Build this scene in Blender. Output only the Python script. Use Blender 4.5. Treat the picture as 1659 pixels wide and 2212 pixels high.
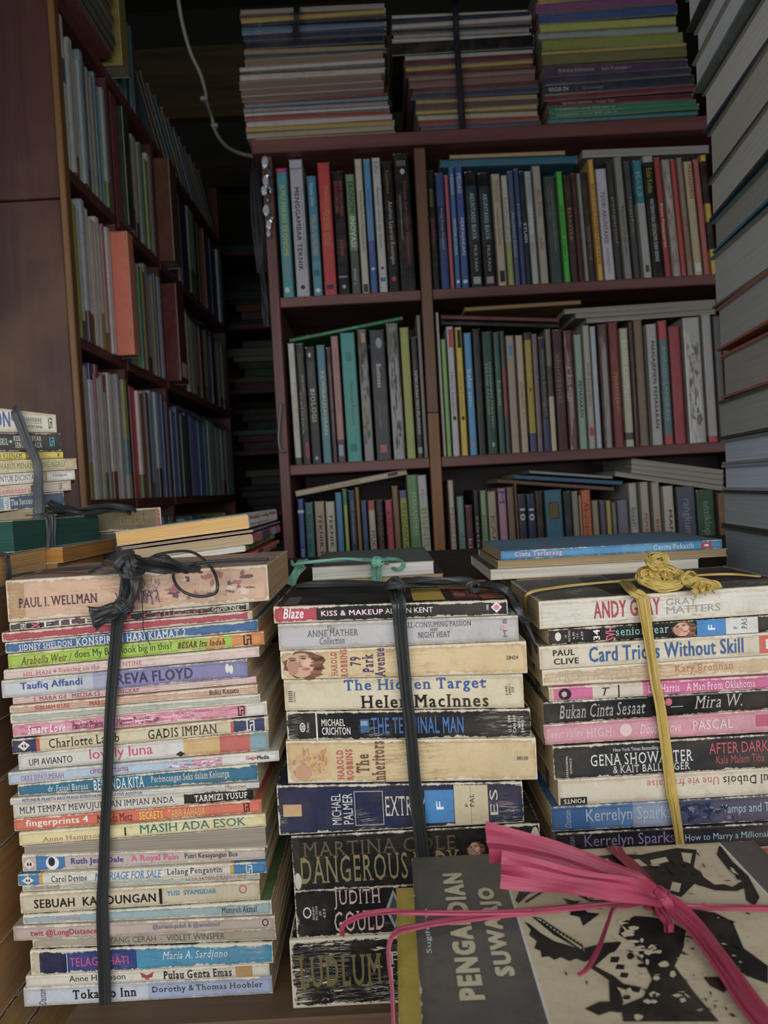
import bpy, bmesh, math, random
from mathutils import Vector, Matrix
random.seed(7)
for o in list(bpy.data.objects):
    bpy.data.objects.remove(o)
SC = bpy.context.scene
COL = SC.collection
# ------------------------------------------------------------------ camera
FW, FH, FPX = 1659.0, 2212.0, 1560.0
EYE = Vector((0.0, 0.0, 1.25))
ROLL, PITCH = math.radians(3.1), math.radians(-1.85)
F = Vector((0, math.cos(PITCH), math.sin(PITCH)))
R0 = Vector((1, 0, 0)); U0 = R0.cross(F)
CR = R0 * math.cos(ROLL) - U0 * math.sin(ROLL)
CU = R0 * math.sin(ROLL) + U0 * math.cos(ROLL)
cd = bpy.data.cameras.new('camera')
cam = bpy.data.objects.new('camera', cd); COL.objects.link(cam)
cam.matrix_world = Matrix(((CR.x, CU.x, -F.x, EYE.x), (CR.y, CU.y, -F.y, EYE.y), (CR.z, CU.z, -F.z, EYE.z), (0, 0, 0, 1)))
cd.sensor_fit = 'VERTICAL'; cd.sensor_height = 36.0; cd.lens = FPX / FH * 36.0
cd.clip_start = 0.01
cd.dof.use_dof = True; cd.dof.focus_distance = 0.53; cd.dof.aperture_fstop = 13
SC.camera = cam
# ------------------------------------------------------------------ light
W = bpy.data.worlds.new('world'); SC.world = W; W.use_nodes = True
bg = W.node_tree.nodes['Background']; bg.inputs[0].default_value = (0.85, 0.93, 1.0, 1); bg.inputs[1].default_value = 0.13
ld = bpy.data.lights.new('shopfront_daylight', 'AREA'); ld.shape = 'RECTANGLE'
ld.size = 3.2; ld.size_y = 1.1; ld.energy = 47; ld.color = (0.97, 0.985, 1.0)
lo = bpy.data.objects.new('shopfront_daylight', ld); COL.objects.link(lo)
lo.location = (0.05, -1.05, 1.62); lo.rotation_euler = (math.radians(80), 0, 0)
SC.view_settings.view_transform = 'Standard'
SC.view_settings.look = 'None'
SC.view_settings.exposure = 0.0; SC.view_settings.gamma = 1.0
SC.view_settings.use_curve_mapping = False

# ------------------------------------------------------------------ helpers
def ray(px, py):
    u = (px - FW / 2) / FPX; v = (FH / 2 - py) / FPX
    return CR * u + CU * v + F
def P(px, py, Y):            # point of the scene at distance Y behind a photo position
    d = ray(px, py); return EYE + d * (Y / d.y)
def G(px, py, z):            # point on the level plane z
    d = ray(px, py); return EYE + d * ((z - EYE.z) / d.z)
def lin(h):
    h = h.lstrip('#'); c = [int(h[i:i + 2], 16) / 255 for i in (0, 2, 4)]
    return tuple(x / 12.92 if x <= 0.04045 else ((x + 0.055) / 1.055) ** 2.4 for x in c)
def lerp(a, b, t): return a + (b - a) * t
ONES = ['', 'first', 'second', 'third', 'fourth', 'fifth', 'sixth', 'seventh', 'eighth', 'ninth', 'tenth', 'eleventh', 'twelfth', 'thirteenth',
        'fourteenth', 'fifteenth', 'sixteenth', 'seventeenth', 'eighteenth', 'nineteenth']
def ordn(n):
    if n < 20: return ONES[n]
    t = {2: 'twent', 3: 'thirt', 4: 'fort'}[n // 10]
    return t + 'ieth' if n % 10 == 0 else t + 'y-' + ONES[n % 10]
def cname(h):
    import colorsys
    r, g, b = [int(h.lstrip('#')[i:i + 2], 16) / 255 for i in (0, 2, 4)]
    hh, s, v = colorsys.rgb_to_hsv(r, g, b); hh *= 360
    if v < 0.2: return 'black'
    if s < 0.14: return 'white' if v > 0.66 else 'grey' if v > 0.36 else 'dark grey'
    if hh < 14 or hh >= 345: n = 'red' if s > 0.55 and v > 0.45 else 'maroon' if v < 0.45 else 'dusty pink'
    elif hh < 32: n = 'orange' if s > 0.6 and v > 0.6 else 'brown' if v < 0.6 else 'tan'
    elif hh < 50: n = 'cream' if s < 0.4 and v > 0.6 else 'amber' if v > 0.6 else 'brown'
    elif hh < 72: n = 'yellow' if s > 0.6 and v > 0.6 else 'olive' if s > 0.35 else 'cream'
    elif hh < 165: n = 'green' if s > 0.25 else 'sage'
    elif hh < 195: n = 'teal'
    elif hh < 255: n = 'blue' if s > 0.3 else 'slate blue'
    elif hh < 300: n = 'purple'
    else: n = 'pink' if v > 0.6 else 'plum'
    if v < 0.38 and n in ('green', 'teal', 'blue', 'purple', 'brown', 'olive'): n = 'dark ' + n
    if v > 0.66 and s < 0.45 and n in ('green', 'teal', 'blue', 'purple'): n = 'pale ' + n
    return n
def tag(o, label, cat=None, group=None, kind=None):
    if label: o['label'] = label
    if cat: o['category'] = cat
    if group: o['group'] = group
    if kind: o['kind'] = kind
    return o
def empty(name, loc=(0, 0, 0), rot=None):
    o = bpy.data.objects.new(name, None); COL.objects.link(o)
    o.empty_display_size = 0.02
    if rot is None: rot = Matrix.Identity(3)
    o.matrix_world = Matrix.Translation(loc) @ rot.to_4x4()
    return o
def mesh_obj(name, vs, fs, mat, parent=None, cols=None, edge=None, smooth=False):
    me = bpy.data.meshes.new(name); me.from_pydata([tuple(v) for v in vs], [], fs)
    if cols is not None:
        at = me.color_attributes.new('Col', 'FLOAT_COLOR', 'CORNER')
        buf = []
        one = isinstance(cols, tuple)
        for p in me.polygons:
            c = cols if one else cols[p.index]
            buf.extend((c[0], c[1], c[2], 1.0) * p.loop_total)
        at.data.foreach_set('color', buf)
    if edge is not None:
        at = me.attributes.new('edge', 'FLOAT', 'POINT'); at.data.foreach_set('value', edge)
    if smooth:
        me.polygons.foreach_set('use_smooth', [True] * len(me.polygons))
    if mat: me.materials.append(mat)
    o = bpy.data.objects.new(name, me); COL.objects.link(o)
    if parent: o.parent = parent
    return o
# ------------------------------------------------------------------ materials
MC = {}
def nt(name):
    m = bpy.data.materials.new(name); m.use_nodes = True
    t = m.node_tree; b = t.nodes['Principled BSDF']
    return m, t, b
def N(t, typ, **kw):
    n = t.nodes.new(typ)
    for k, v in kw.items():
        if k.startswith('i_'): n.inputs[k[2:].replace('_', ' ')].default_value = v
        else: setattr(n, k, v)
    return n
def math_n(t, op, a, b=None, clamp=False):
    n = t.nodes.new('ShaderNodeMath'); n.operation = op; n.use_clamp = clamp
    for i, x in enumerate((a, b)):
        if x is None: continue
        if isinstance(x, (int, float)): n.inputs[i].default_value = x
        else: t.links.new(x, n.inputs[i])
    return n.outputs[0]
def mixc(t, fac, a, b, mode='MIX'):
    n = t.nodes.new('ShaderNodeMix'); n.data_type = 'RGBA'; n.blend_type = mode
    for s, x in ((0, fac), (6, a), (7, b)):
        if isinstance(x, (int, float)): n.inputs[s].default_value = x
        elif isinstance(x, tuple): n.inputs[s].default_value = (*x[:3], 1)
        else: t.links.new(x, n.inputs[s])
    return n.outputs[2]
def noise(t, scale, vec=None, detail=3.0, rough=0.55, map_scale=None, off=(0, 0, 0)):
    tc = t.nodes.new('ShaderNodeTexCoord'); v = tc.outputs['Object']
    mp = t.nodes.new('ShaderNodeMapping'); t.links.new(v, mp.inputs[0])
    mp.inputs['Scale'].default_value = map_scale or (1, 1, 1); mp.inputs['Location'].default_value = off
    n = t.nodes.new('ShaderNodeTexNoise'); n.inputs['Scale'].default_value = scale
    n.inputs['Detail'].default_value = detail; n.inputs['Roughness'].default_value = rough
    t.links.new(mp.outputs[0], n.inputs[0]); return n.outputs[0]
def ramp(t, x, a, b):
    n = t.nodes.new('ShaderNodeMapRange'); n.interpolation_type = 'SMOOTHSTEP'
    n.inputs[1].default_value = a; n.inputs[2].default_value = b
    t.links.new(x, n.inputs[0]); return n.outputs[0]
PAPERW = (0.62, 0.55, 0.43)
def cover_mat(wear=0.5, crack=0.3, rough=0.45, film=False, ink=False):
    """printed, used paper cover: colour from the mesh, paper showing where edges and creases are rubbed"""
    k = ('cover', wear, crack, rough, film, ink)
    if k in MC: return MC[k]
    m, t, b = nt('printed_ink' if ink else 'film_wrapped_cover' if film else 'worn_cover')
    ca = N(t, 'ShaderNodeVertexColor', layer_name='Col')
    c = ca.outputs[0]
    st = noise(t, 28, detail=4)
    c = mixc(t, math_n(t, 'MULTIPLY', ramp(t, st, 0.35, 0.75), 0.30), c, mixc(t, 0.5, c, (0.30, 0.22, 0.13)))
    gr_ = ramp(t, noise(t, 9, detail=5, rough=.7, off=(9, 2, 4)), .42, .72)
    c = mixc(t, math_n(t, 'MULTIPLY', gr_, .22), c, mixc(t, 1.0, c, (.55, .46, .36), 'MULTIPLY'))
    hs = N(t, 'ShaderNodeHueSaturation'); hs.inputs['Saturation'].default_value = .88; hs.inputs['Value'].default_value = .97; t.links.new(c, hs.inputs['Color']); c = hs.outputs[0]
    dl = math_n(t, 'ABSOLUTE', math_n(t, 'SUBTRACT', noise(t, 1.0, map_scale=(16, 40, 300), detail=5, rough=.7, off=(2, 8, 6)), .5))
    dm = math_n(t, 'MULTIPLY', math_n(t, 'SUBTRACT', 1.0, ramp(t, dl, 0.0, .03)), ramp(t, noise(t, 14, detail=2, off=(7, 7, 1)), .62 - .3 * crack, .85 - .3 * crack))
    c = mixc(t, math_n(t, 'MULTIPLY', dm, .8), c, mixc(t, 1.0, c, (.50, .38, .24), 'MULTIPLY'))
    fine = noise(t, 420, detail=3, rough=.7, off=(1, 3, 5)); midn = noise(t, 75, detail=4, rough=.65, off=(6, 1, 9))
    c = mixc(t, math_n(t, 'MULTIPLY', ramp(t, fine, .45, .7), .16), c, mixc(t, 1.0, c, (.55, .5, .44), 'MULTIPLY'))
    c = mixc(t, math_n(t, 'MULTIPLY', ramp(t, midn, .5, .72), .30), c, mixc(t, 1.0, c, (.72, .60, .44), 'MULTIPLY'))
    if not ink:       # handling dirt towards the rubbed edges
        ed_ = N(t, 'ShaderNodeAttribute', attribute_name='edge')
        dd = ramp(t, math_n(t, 'ADD', ed_.outputs['Fac'], math_n(t, 'MULTIPLY', math_n(t, 'SUBTRACT', midn, .5), .9)), .10, .55)
        c = mixc(t, math_n(t, 'MULTIPLY', dd, .38), c, mixc(t, 1.0, c, (.52, .42, .30), 'MULTIPLY'))
    # creases run along the spine
    cr = noise(t, 1.0, map_scale=(26, 60, 420), detail=4, rough=0.65)
    cr2 = noise(t, 60, detail=3)
    d = math_n(t, 'ABSOLUTE', math_n(t, 'SUBTRACT', cr, 0.5))
    line = math_n(t, 'SUBTRACT', 1.0, ramp(t, d, 0.0, 0.028))
    pat = ramp(t, noise(t, 22, detail=3, off=(3, 1, 2)), 0.72 - 0.32 * crack, 0.92 - 0.32 * crack)
    mask = math_n(t, 'MULTIPLY', line, pat)
    if crack >= 0.9:
        mask = math_n(t, 'MAXIMUM', mask, ramp(t, noise(t, 1.0, map_scale=(60, 60, 300), detail=5, off=(5, 5, 5)), 0.60, 0.63))
    if not ink:
        ea = N(t, 'ShaderNodeAttribute', attribute_name='edge')
        nz = noise(t, 260, detail=4, rough=0.7); nz2 = noise(t, 45, detail=2)
        e = math_n(t, 'ADD', ea.outputs['Fac'], math_n(t, 'MULTIPLY', math_n(t, 'SUBTRACT', nz, 0.5), 1.3))
        e = math_n(t, 'ADD', e, math_n(t, 'MULTIPLY', math_n(t, 'SUBTRACT', nz2, 0.5), 1.2))
        e = ramp(t, e, 1.05 - 0.75 * wear, 1.25 - 0.75 * wear)
        mask = math_n(t, 'MAXIMUM', mask, e)
    c = mixc(t, math_n(t, 'MULTIPLY', mask, 0.85), c, PAPERW)
    t.links.new(c, b.inputs['Base Color'])
    b.inputs['Roughness'].default_value = rough; b.inputs['Specular IOR Level'].default_value = .22
    bp = N(t, 'ShaderNodeBump'); bp.inputs['Strength'].default_value = 0.4; bp.inputs['Distance'].default_value = 0.0009
    h = math_n(t, 'ADD', math_n(t, 'MULTIPLY', mask, -0.6), noise(t, 70, detail=3))
    if film:
        bp.inputs['Strength'].default_value = 0.6; bp.inputs['Distance'].default_value = 0.004
        h = noise(t, 1.0, map_scale=(14, 20, 45), detail=2, rough=0.5)
        b.inputs['Coat Weight'].default_value = .5; b.inputs['Coat Roughness'].default_value = 0.16
        t.links.new(bp.outputs[0], b.inputs['Coat Normal'])
    t.links.new(h, bp.inputs['Height'])
    if not film: t.links.new(bp.outputs[0], b.inputs['Normal'])
    MC[k] = m; return m
def page_mat(h, fleck=0.2, soft=False):
    k = ('page', h, fleck, soft)
    if k in MC: return MC[k]
    m, t, b = nt('page_edges')
    c = lin(h); dk = tuple(x * 0.5 for x in c)
    s = noise(t, 1.0, map_scale=(9, 9, 1100), detail=3, rough=0.6)
    s2 = noise(t, 1.0, map_scale=(7, 7, 260), detail=2, off=(4, 4, 4))
    cc = mixc(t, ramp(t, s, 0.35, 0.7), c, tuple(x * (.86 if soft else .68) for x in c))
    cc = mixc(t, math_n(t, 'MULTIPLY', ramp(t, s2, 0.55, 0.75), .12 if soft else .5), cc, dk)
    fl = ramp(t, noise(t, 1.0, map_scale=(150, 150, 330), detail=2, off=(1, 7, 3)), 0.68, 0.74)
    cc = mixc(t, math_n(t, 'MULTIPLY', fl, fleck), cc, (0.10, 0.05, 0.02))
    t.links.new(cc, b.inputs['Base Color']); b.inputs['Roughness'].default_value = 0.9
    bp = N(t, 'ShaderNodeBump'); bp.inputs['Strength'].default_value = 0.5; bp.inputs['Distance'].default_value = 0.0005
    t.links.new(s, bp.inputs['Height']); t.links.new(bp.outputs[0], b.inputs['Normal'])
    MC[k] = m; return m
def wood_mat(h, axis='x', wear=0.4, rough=0.55):
    k = ('wood', h, axis, wear)
    if k in MC: return MC[k]
    m, t, b = nt('painted_wood')
    c = lin(h); sc = {'x': (2, 40, 40), 'y': (40, 2, 40), 'z': (40, 40, 2)}[axis]
    g = noise(t, 1.0, map_scale=sc, detail=5, rough=0.65)
    cc = mixc(t, ramp(t, g, 0.3, 0.75), tuple(x * 1.15 for x in c), tuple(x * 0.55 for x in c))
    big = noise(t, 5, detail=4)
    cc = mixc(t, math_n(t, 'MULTIPLY', ramp(t, big, 0.45, 0.8), wear), cc, (0.16, 0.085, 0.035))
    t.links.new(cc, b.inputs['Base Color']); b.inputs['Roughness'].default_value = rough
    bp = N(t, 'ShaderNodeBump'); bp.inputs['Strength'].default_value = 0.3; bp.inputs['Distance'].default_value = 0.001
    t.links.new(g, bp.inputs['Height']); t.links.new(bp.outputs[0], b.inputs['Normal'])
    MC[k] = m; return m
def plain_mat(name, h, rough=0.6, metal=0.0, vary=0.25, nscale=20, trans=0.0, alpha=1.0):
    k = ('plain', name, h)
    if k in MC: return MC[k]
    m, t, b = nt(name); c = lin(h)
    n = noise(t, nscale, detail=4)
    cc = mixc(t, math_n(t, 'MULTIPLY', ramp(t, n, 0.3, 0.75), vary), c, tuple(x * 0.4 for x in c))
    t.links.new(cc, b.inputs['Base Color'])
    b.inputs['Roughness'].default_value = rough; b.inputs['Metallic'].default_value = metal
    b.inputs['Transmission Weight'].default_value = trans; b.inputs['Alpha'].default_value = alpha
    MC[k] = m; return m
def raffia_mat(h, h2, rough=0.35):
    k = ('raffia', h)
    if k in MC: return MC[k]
    m, t, b = nt('plastic_raffia')
    at = N(t, 'ShaderNodeAttribute', attribute_name='edge')          # position across the ribbon
    cb = N(t, 'ShaderNodeCombineXYZ'); t.links.new(at.outputs['Fac'], cb.inputs[0])
    n = N(t, 'ShaderNodeTexNoise'); n.inputs['Scale'].default_value = 14; n.inputs['Detail'].default_value = 4
    t.links.new(cb.outputs[0], n.inputs[0])
    n2 = noise(t, 60, detail=3)
    cc = mixc(t, ramp(t, n.outputs[0], 0.35, 0.7), lin(h), lin(h2))
    cc = mixc(t, math_n(t, 'MULTIPLY', ramp(t, n2, 0.5, 0.8), 0.35), cc, tuple(min(1, x * 1.8) for x in lin(h)))
    t.links.new(cc, b.inputs['Base Color']); b.inputs['Roughness'].default_value = rough
    bp = N(t, 'ShaderNodeBump'); bp.inputs['Strength'].default_value = 0.6; bp.inputs['Distance'].default_value = 0.0006
    t.links.new(n.outputs[0], bp.inputs['Height']); t.links.new(bp.outputs[0], b.inputs['Normal'])
    MC[k] = m; return m

# ------------------------------------------------------------------ lettering
GL = {}
def _curve_mesh(s, off):
    cu = bpy.data.curves.new('t', 'FONT'); cu.body = s; cu.size = 1.0; cu.offset = off
    cu.dimensions = '2D'; cu.fill_mode = 'FRONT'; cu.resolution_u = 2
    ob = bpy.data.objects.new('t', cu); COL.objects.link(ob)
    dg = bpy.context.evaluated_depsgraph_get(); dg.update()
    me = bpy.data.meshes.new_from_object(ob.evaluated_get(dg))
    vs = [(v.co.x, v.co.y) for v in me.vertices]; fs = [tuple(p.vertices) for p in me.polygons]
    bpy.data.objects.remove(ob); bpy.data.curves.remove(cu); bpy.data.meshes.remove(me)
    return vs, fs
def _w(s):
    vs, _ = _curve_mesh(s, 0)
    return max(v[0] for v in vs) - min(v[0] for v in vs)
_HH = _w('HH')
def glyph(ch, st):
    k = (ch, 'b' in st, 's' in st, 'B' in st)
    if k in GL: return GL[k]
    if ch == ' ': GL[k] = ([], [], 0.26); return GL[k]
    vs, fs = _curve_mesh(ch, 0.0)
    adv = _w('H' + ch + 'H') - _HH
    vs = list(vs); fs = list(fs)
    if 's' in st and ch.isalnum():
        ec = {}
        for f in fs:
            for a, b in zip(f, f[1:] + f[:1]):
                e = (min(a, b), max(a, b)); ec[e] = ec.get(e, 0) + 1
        vs = [(v[0], v[1], 0) for v in vs]
        ys = [v[1] for v in vs]; mid = (min(ys) + max(ys)) / 2
        for (a, b), n in list(ec.items()):
            if n != 1: continue
            (x0, y0, _), (x1, y1, _) = vs[a], vs[b]
            L = abs(x1 - x0)
            if abs(y1 - y0) < 0.004 and 0.045 < L < 0.17:
                xa, xb = min(x0, x1) - 0.08, max(x0, x1) + 0.08
                up = y0 < mid
                y2 = y0 + 0.042 if up else y0 - 0.042
                i = len(vs); vs += [(xa, y0, 1), (xb, y0, 1), (xb - 0.03, y2, 1), (xa + 0.03, y2, 1)]
                fs.append((i, i + 1, i + 2, i + 3) if up else (i + 3, i + 2, i + 1, i))
            elif ch in 'TEFLZ' and abs(x1 - x0) < .004 and .05 < abs(y1 - y0) < .14:
                ya, yb = min(y0, y1), max(y0, y1); cx_ = (min(v[0] for v in vs) + max(v[0] for v in vs)) / 2
                sx = -.035 if x0 > cx_ else .035
                if yb > mid + .15: ya -= .09
                elif ya < mid - .15: yb += .09
                i = len(vs); vs += [(x0, ya, 1), (x0, yb, 1), (x0 + sx, yb, 1), (x0 + sx, ya, 1)]
                fs.append((i, i + 1, i + 2, i + 3) if sx < 0 else (i + 3, i + 2, i + 1, i))
        adv += 0.07
    vs = [(v[0], v[1], v[2] if len(v) > 2 else 0) for v in vs]
    if 'b' in st:                                    # heavier strokes: shifted copies, each a hair higher
        d = .05 if 'B' in st else .02; V0, F0 = vs, fs; vs, fs = [], []
        for j, (ox, oy) in enumerate(((-d, -d), (d, -d), (-d, d), (d, d), (-d, 0), (d, 0)) if 'B' in st else ((-d, -d * .6), (d, -d * .6), (-d, d * .6), (d, d * .6))):
            o = len(vs); vs += [(a + ox, b + oy, l + 2 * j) for a, b, l in V0]; fs += [tuple(i + o for i in f) for f in F0]
    GL[k] = (vs, fs, adv); return GL[k]
def layout(s, st=''):
    V, Fs, x = [], [], 0.0
    for ch in s:
        vs, fs, adv = glyph(ch, st)
        o = len(V)
        V += [(x + a, b, l) for a, b, l in vs]; Fs += [tuple(i + o for i in f) for f in fs]
        x += adv + (0.1 if 'B' in st else 0.04 if 'b' in st else 0.0)
    if 'i' in st: V = [(a + 0.28 * b, b, l) for a, b, l in V]
    x0 = min(v[0] for v in V); x1 = max(v[0] for v in V); y0 = min(v[1] for v in V); y1 = max(v[1] for v in V)
    if 'c' in st:                                    # keep the small-letter line where it is when nothing dips below
        y0 = min(y0, 0)
    return [((a - x0) / (x1 - x0), (b - y0) / (y1 - y0), l) for a, b, l in V], Fs
def disc(cx=.5, cy=.5, rx=.5, ry=.5, n=18, wob=0, seed=0):
    rr = random.Random(seed)
    vs = []
    for i in range(n):
        k = 1 + wob * (rr.random() - .5)
        vs.append((cx + rx * k * math.cos(i * 2 * math.pi / n), cy + ry * k * math.sin(i * 2 * math.pi / n)))
    return vs, [tuple(range(n))]
def rect(a, b, c, d): return [(a, c), (b, c), (b, d), (a, d)], [(0, 1, 2, 3)]
def ring(rx=.5, ry=.5, k=.72, n=18):
    o, _ = disc(rx=rx, ry=ry, n=n); i, _ = disc(rx=rx * k, ry=ry * k, n=n)
    return o + i, [(j, (j + 1) % n, n + (j + 1) % n, n + j) for j in range(n)]
def shape(kind, c):
    """flat printed marks: list of (verts in the unit square, faces, colour)"""
    if kind == '#rect': return [(*rect(0, 1, 0, 1), c)]
    if kind == '#disc': return [(*disc(), c)]
    if kind == '#ring': return [(*ring(), c)]
    if kind == '#diamond':
        return [([(0, .5), (.5, 0), (1, .5), (.5, 1)], [(0, 1, 2, 3)], c)]
    if kind == '#diamondmark':
        d = (0.02, 0.02, 0.03)
        return [([(0, .5), (.5, 0), (1, .5), (.5, 1)], [(0, 1, 2, 3)], c), ([(.3, .5), (.42, .3), (.48, .5), (.42, .68)], [(0, 1, 2, 3)], d),
                ([(.52, .45), (.64, .3), (.7, .5), (.6, .7)], [(0, 1, 2, 3)], d)]
    if kind == '#logo':
        r = []
        for q in ((0, .16, .1, 1), (0, .55, 0, .12), (.42, .56, .0, .62), (.42, .84, .86, 1), (.42, .8, .5, .62), (.84, 1, .0, 1)):
            r.append((*rect(*q), c))
        return r
    if kind == '#face':
        hair, skin, lip, dk = lin('6a4028'), lin('c8987a'), lin('a8544a'), lin('5a3a30')
        r = [(*disc(.52, .5, .48, .49, 22, .3, 1), hair), (*disc(.44, .5, .34, .43, 20, .08, 2), skin), (*disc(.24, .46, .13, .36, 14, .2, 7), lin('b07e62')), (*disc(.60, .52, .12, .22, 12, .2, 8), lin('d6ab8e')),
             (*disc(.56, .36, .10, .055, 12, .2, 3), lip), (*disc(.25, .68, .075, .03, 10, .2, 4), dk), (*disc(.50, .74, .075, .03, 10, .2, 5), dk), (*disc(.24, .75, .10, .018, 10), dk), (*disc(.50, .82, .10, .018, 10), dk),
             (*disc(.40, .54, .03, .11, 8), lin('a87458')), (*disc(.43, .46, .05, .025, 8), lin('96604c'))]
        for q in range(7): r.append((*disc(.78 + .03 * (q % 3), .15 + .11 * q, .14, .07, 10, .7, 20 + q), lin(('7a4a30', '8a5a3c', '54301e')[q % 3])))
        return r
    if kind == '#butterfly':
        return [([(0, 1), (.15, .3), (.5, .35), (.5, .6)], [(0, 1, 2, 3)], c), ([(1, 1), (.5, .6), (.5, .35), (.85, .3)], [(0, 1, 2, 3)], c),
                ([(.3, .35), (.5, .4), (.45, 0)], [(0, 1, 2)], c), ([(.7, .35), (.55, 0), (.5, .4)], [(0, 1, 2)], c)]
    if kind.startswith('#blobs'):
        rr = random.Random(kind); r = []
        pal = c
        for i in range(48):
            ph = rr.uniform(-.5, .5); cx, cy, rx, ry = rr.uniform(.06, .94), rr.uniform(.14, .86), rr.uniform(.012, .06), rr.uniform(.03, .11)
            v, f = disc(0, 0, rx, ry, 9, .9, i + 5)
            r.append(([(cx + a + ph * b * .3, cy + b) for a, b in v], f, rr.choice(pal)))
        return r
    if kind == '#grid':
        r = []
        for i in range(6): r.append((*rect(0, 1, i / 6 + .02, i / 6 + .09), c))
        return r
    raise ValueError(kind)
def print_on(parent, item, mapf, default, base=0):
    """item = (text or #mark, f0, f1, w0, w1, colour, style, turn, name) printed on a surface given by mapf(f, w) -> xyz"""
    s, f0, f1, w0, w1, col = item[:6]
    st = item[6] if len(item) > 6 else ''
    turn = item[7] if len(item) > 7 else 0
    wear = 0.45 if 'w' in st else 0.15
    if s.startswith('#'):
        c = [lin(x) for x in col] if isinstance(col, (list, tuple)) else lin(col)
        groups = shape(s, c)
        name = item[8] if len(item) > 8 else {'#logo': 'publisher_emblem', '#diamondmark': 'publisher_emblem', '#face': 'portrait_print', '#rect': 'printed_panel',
                '#butterfly': 'butterfly_print', '#disc': 'printed_spot', '#ring': 'printed_ring', '#diamond': 'publisher_emblem', '#grid': 'printed_lines'}.get(s, 'printed_pattern')
    else:
        vs, fs = layout(s, st); groups = [(vs, fs, lin(col))]; name = item[8] if len(item) > 8 else default
    V, FF, CC = [], [], []
    lay = 0
    for vs, fs, c in groups:
        o = len(V)
        for vv in vs:
            a, b = vv[:2]; l2 = vv[2] * .33 if len(vv) > 2 else 0
            if turn == 90: a, b = 1 - b, a
            elif turn == -90: a, b = b, 1 - a
            elif turn == 180: a, b = 1 - a, 1 - b
            V.append(mapf(lerp(f0, f1, a), lerp(w0, w1, b), lay + l2 + base))
        FF += [tuple(i + o for i in f) for f in fs]; CC += [c] * len(fs)
        lay += .08 if s.startswith('#blobs') else 1
    return mesh_obj(name, V, FF, cover_mat(0.5, wear, 0.5, ink=True), parent, CC)

# ------------------------------------------------------------------ books
def cover_mesh(parent, xl, xr, zb, zt, D, col, bands, top, bot, hi, r, c, mat):
    xs = {xl, xr}
    n = 7 if hi else 2
    for i in range(1, n): xs.add(lerp(xl, xr, i / n))
    for d in ((0.0012, 0.004) if hi else (.003,)): xs.add(xl + d); xs.add(xr - d)
    for b in bands: xs.add(lerp(xl, xr, min(1, max(0, b[0])))); xs.add(lerp(xl, xr, min(1, max(0, b[1]))))
    xs = sorted(xs); xs = [x for i, x in enumerate(xs) if i == 0 or x - xs[i - 1] > 1e-6]
    V, E, FF, CC = [], [], [], []
    for x in xs:
        f = (x - xl) / (xr - xl); b, t = lerp(*zb, f), lerp(*zt, f); h = t - b; rr = min(r, h * .3)
        m = min(.0025, h * .15)
        if hi:
            pr = [(D, t, .8), (D - .003, t, .25), (D * .5, t, 0), (rr + .003, t, .15), (rr, t, .6), (rr * .3, t - rr * .3, 1), (0, t - rr, .6), (0, t - rr - m, .12),
                  (0, (t + b) / 2, 0), (0, b + rr + m, .12), (0, b + rr, .6), (rr * .3, b + rr * .3, 1), (rr, b, .6), (rr + .003, b, .15), (D * .5, b, 0), (D, b, .5)]
        else:
            pr = [(D, t, .5), (D - .004, t, .05), (rr + .004, t, .05), (rr * .3, t - rr * .3, .75), (0, t - rr - m, .05), (0, b + rr + m, .05), (rr * .3, b + rr * .3, .75), (rr + .004, b, .05), (D - .004, b, .05), (D, b, .5)]
        no = len(pr)
        pr += [(D, b + c, .5), (c, b + c, .2), (c, t - c, .2), (D, t - c, .5)]
        end = min(x - xl, xr - x)
        eb = .85 if end < 1e-6 else .45 if end < .0015 else .08 if end < .005 else 0
        for (y, z, e) in pr:
            V.append((x, y, z)); E.append(max(e, eb))
    k = len(pr); ntop = 4 if hi else 2
    for i in range(len(xs) - 1):
        fm = ((xs[i] + xs[i + 1]) / 2 - xl) / (xr - xl)
        cc = col
        for b in bands:
            if b[0] <= fm <= b[1]: cc = b[2]
        for j in range(k):
            j2 = (j + 1) % k
            FF.append((i * k + j, (i + 1) * k + j, (i + 1) * k + j2, i * k + j2))
            if j >= no - 1: q = cc if c > .0012 and j in (no - 1, k - 1) else PAPERW
            elif j < ntop: q = top if top else cc
            elif j >= no - 1 - (3 if hi else 2): q = bot if bot else cc
            else: q = cc
            CC.append(q)
    capc = col if c > .0012 else PAPERW
    FF.append(tuple(range(k))); CC.append(capc)
    o = (len(xs) - 1) * k; FF.append(tuple(range(o + k - 1, o - 1, -1))); CC.append(capc)
    return mesh_obj('cover', V, FF, mat, parent, CC, E)
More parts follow.
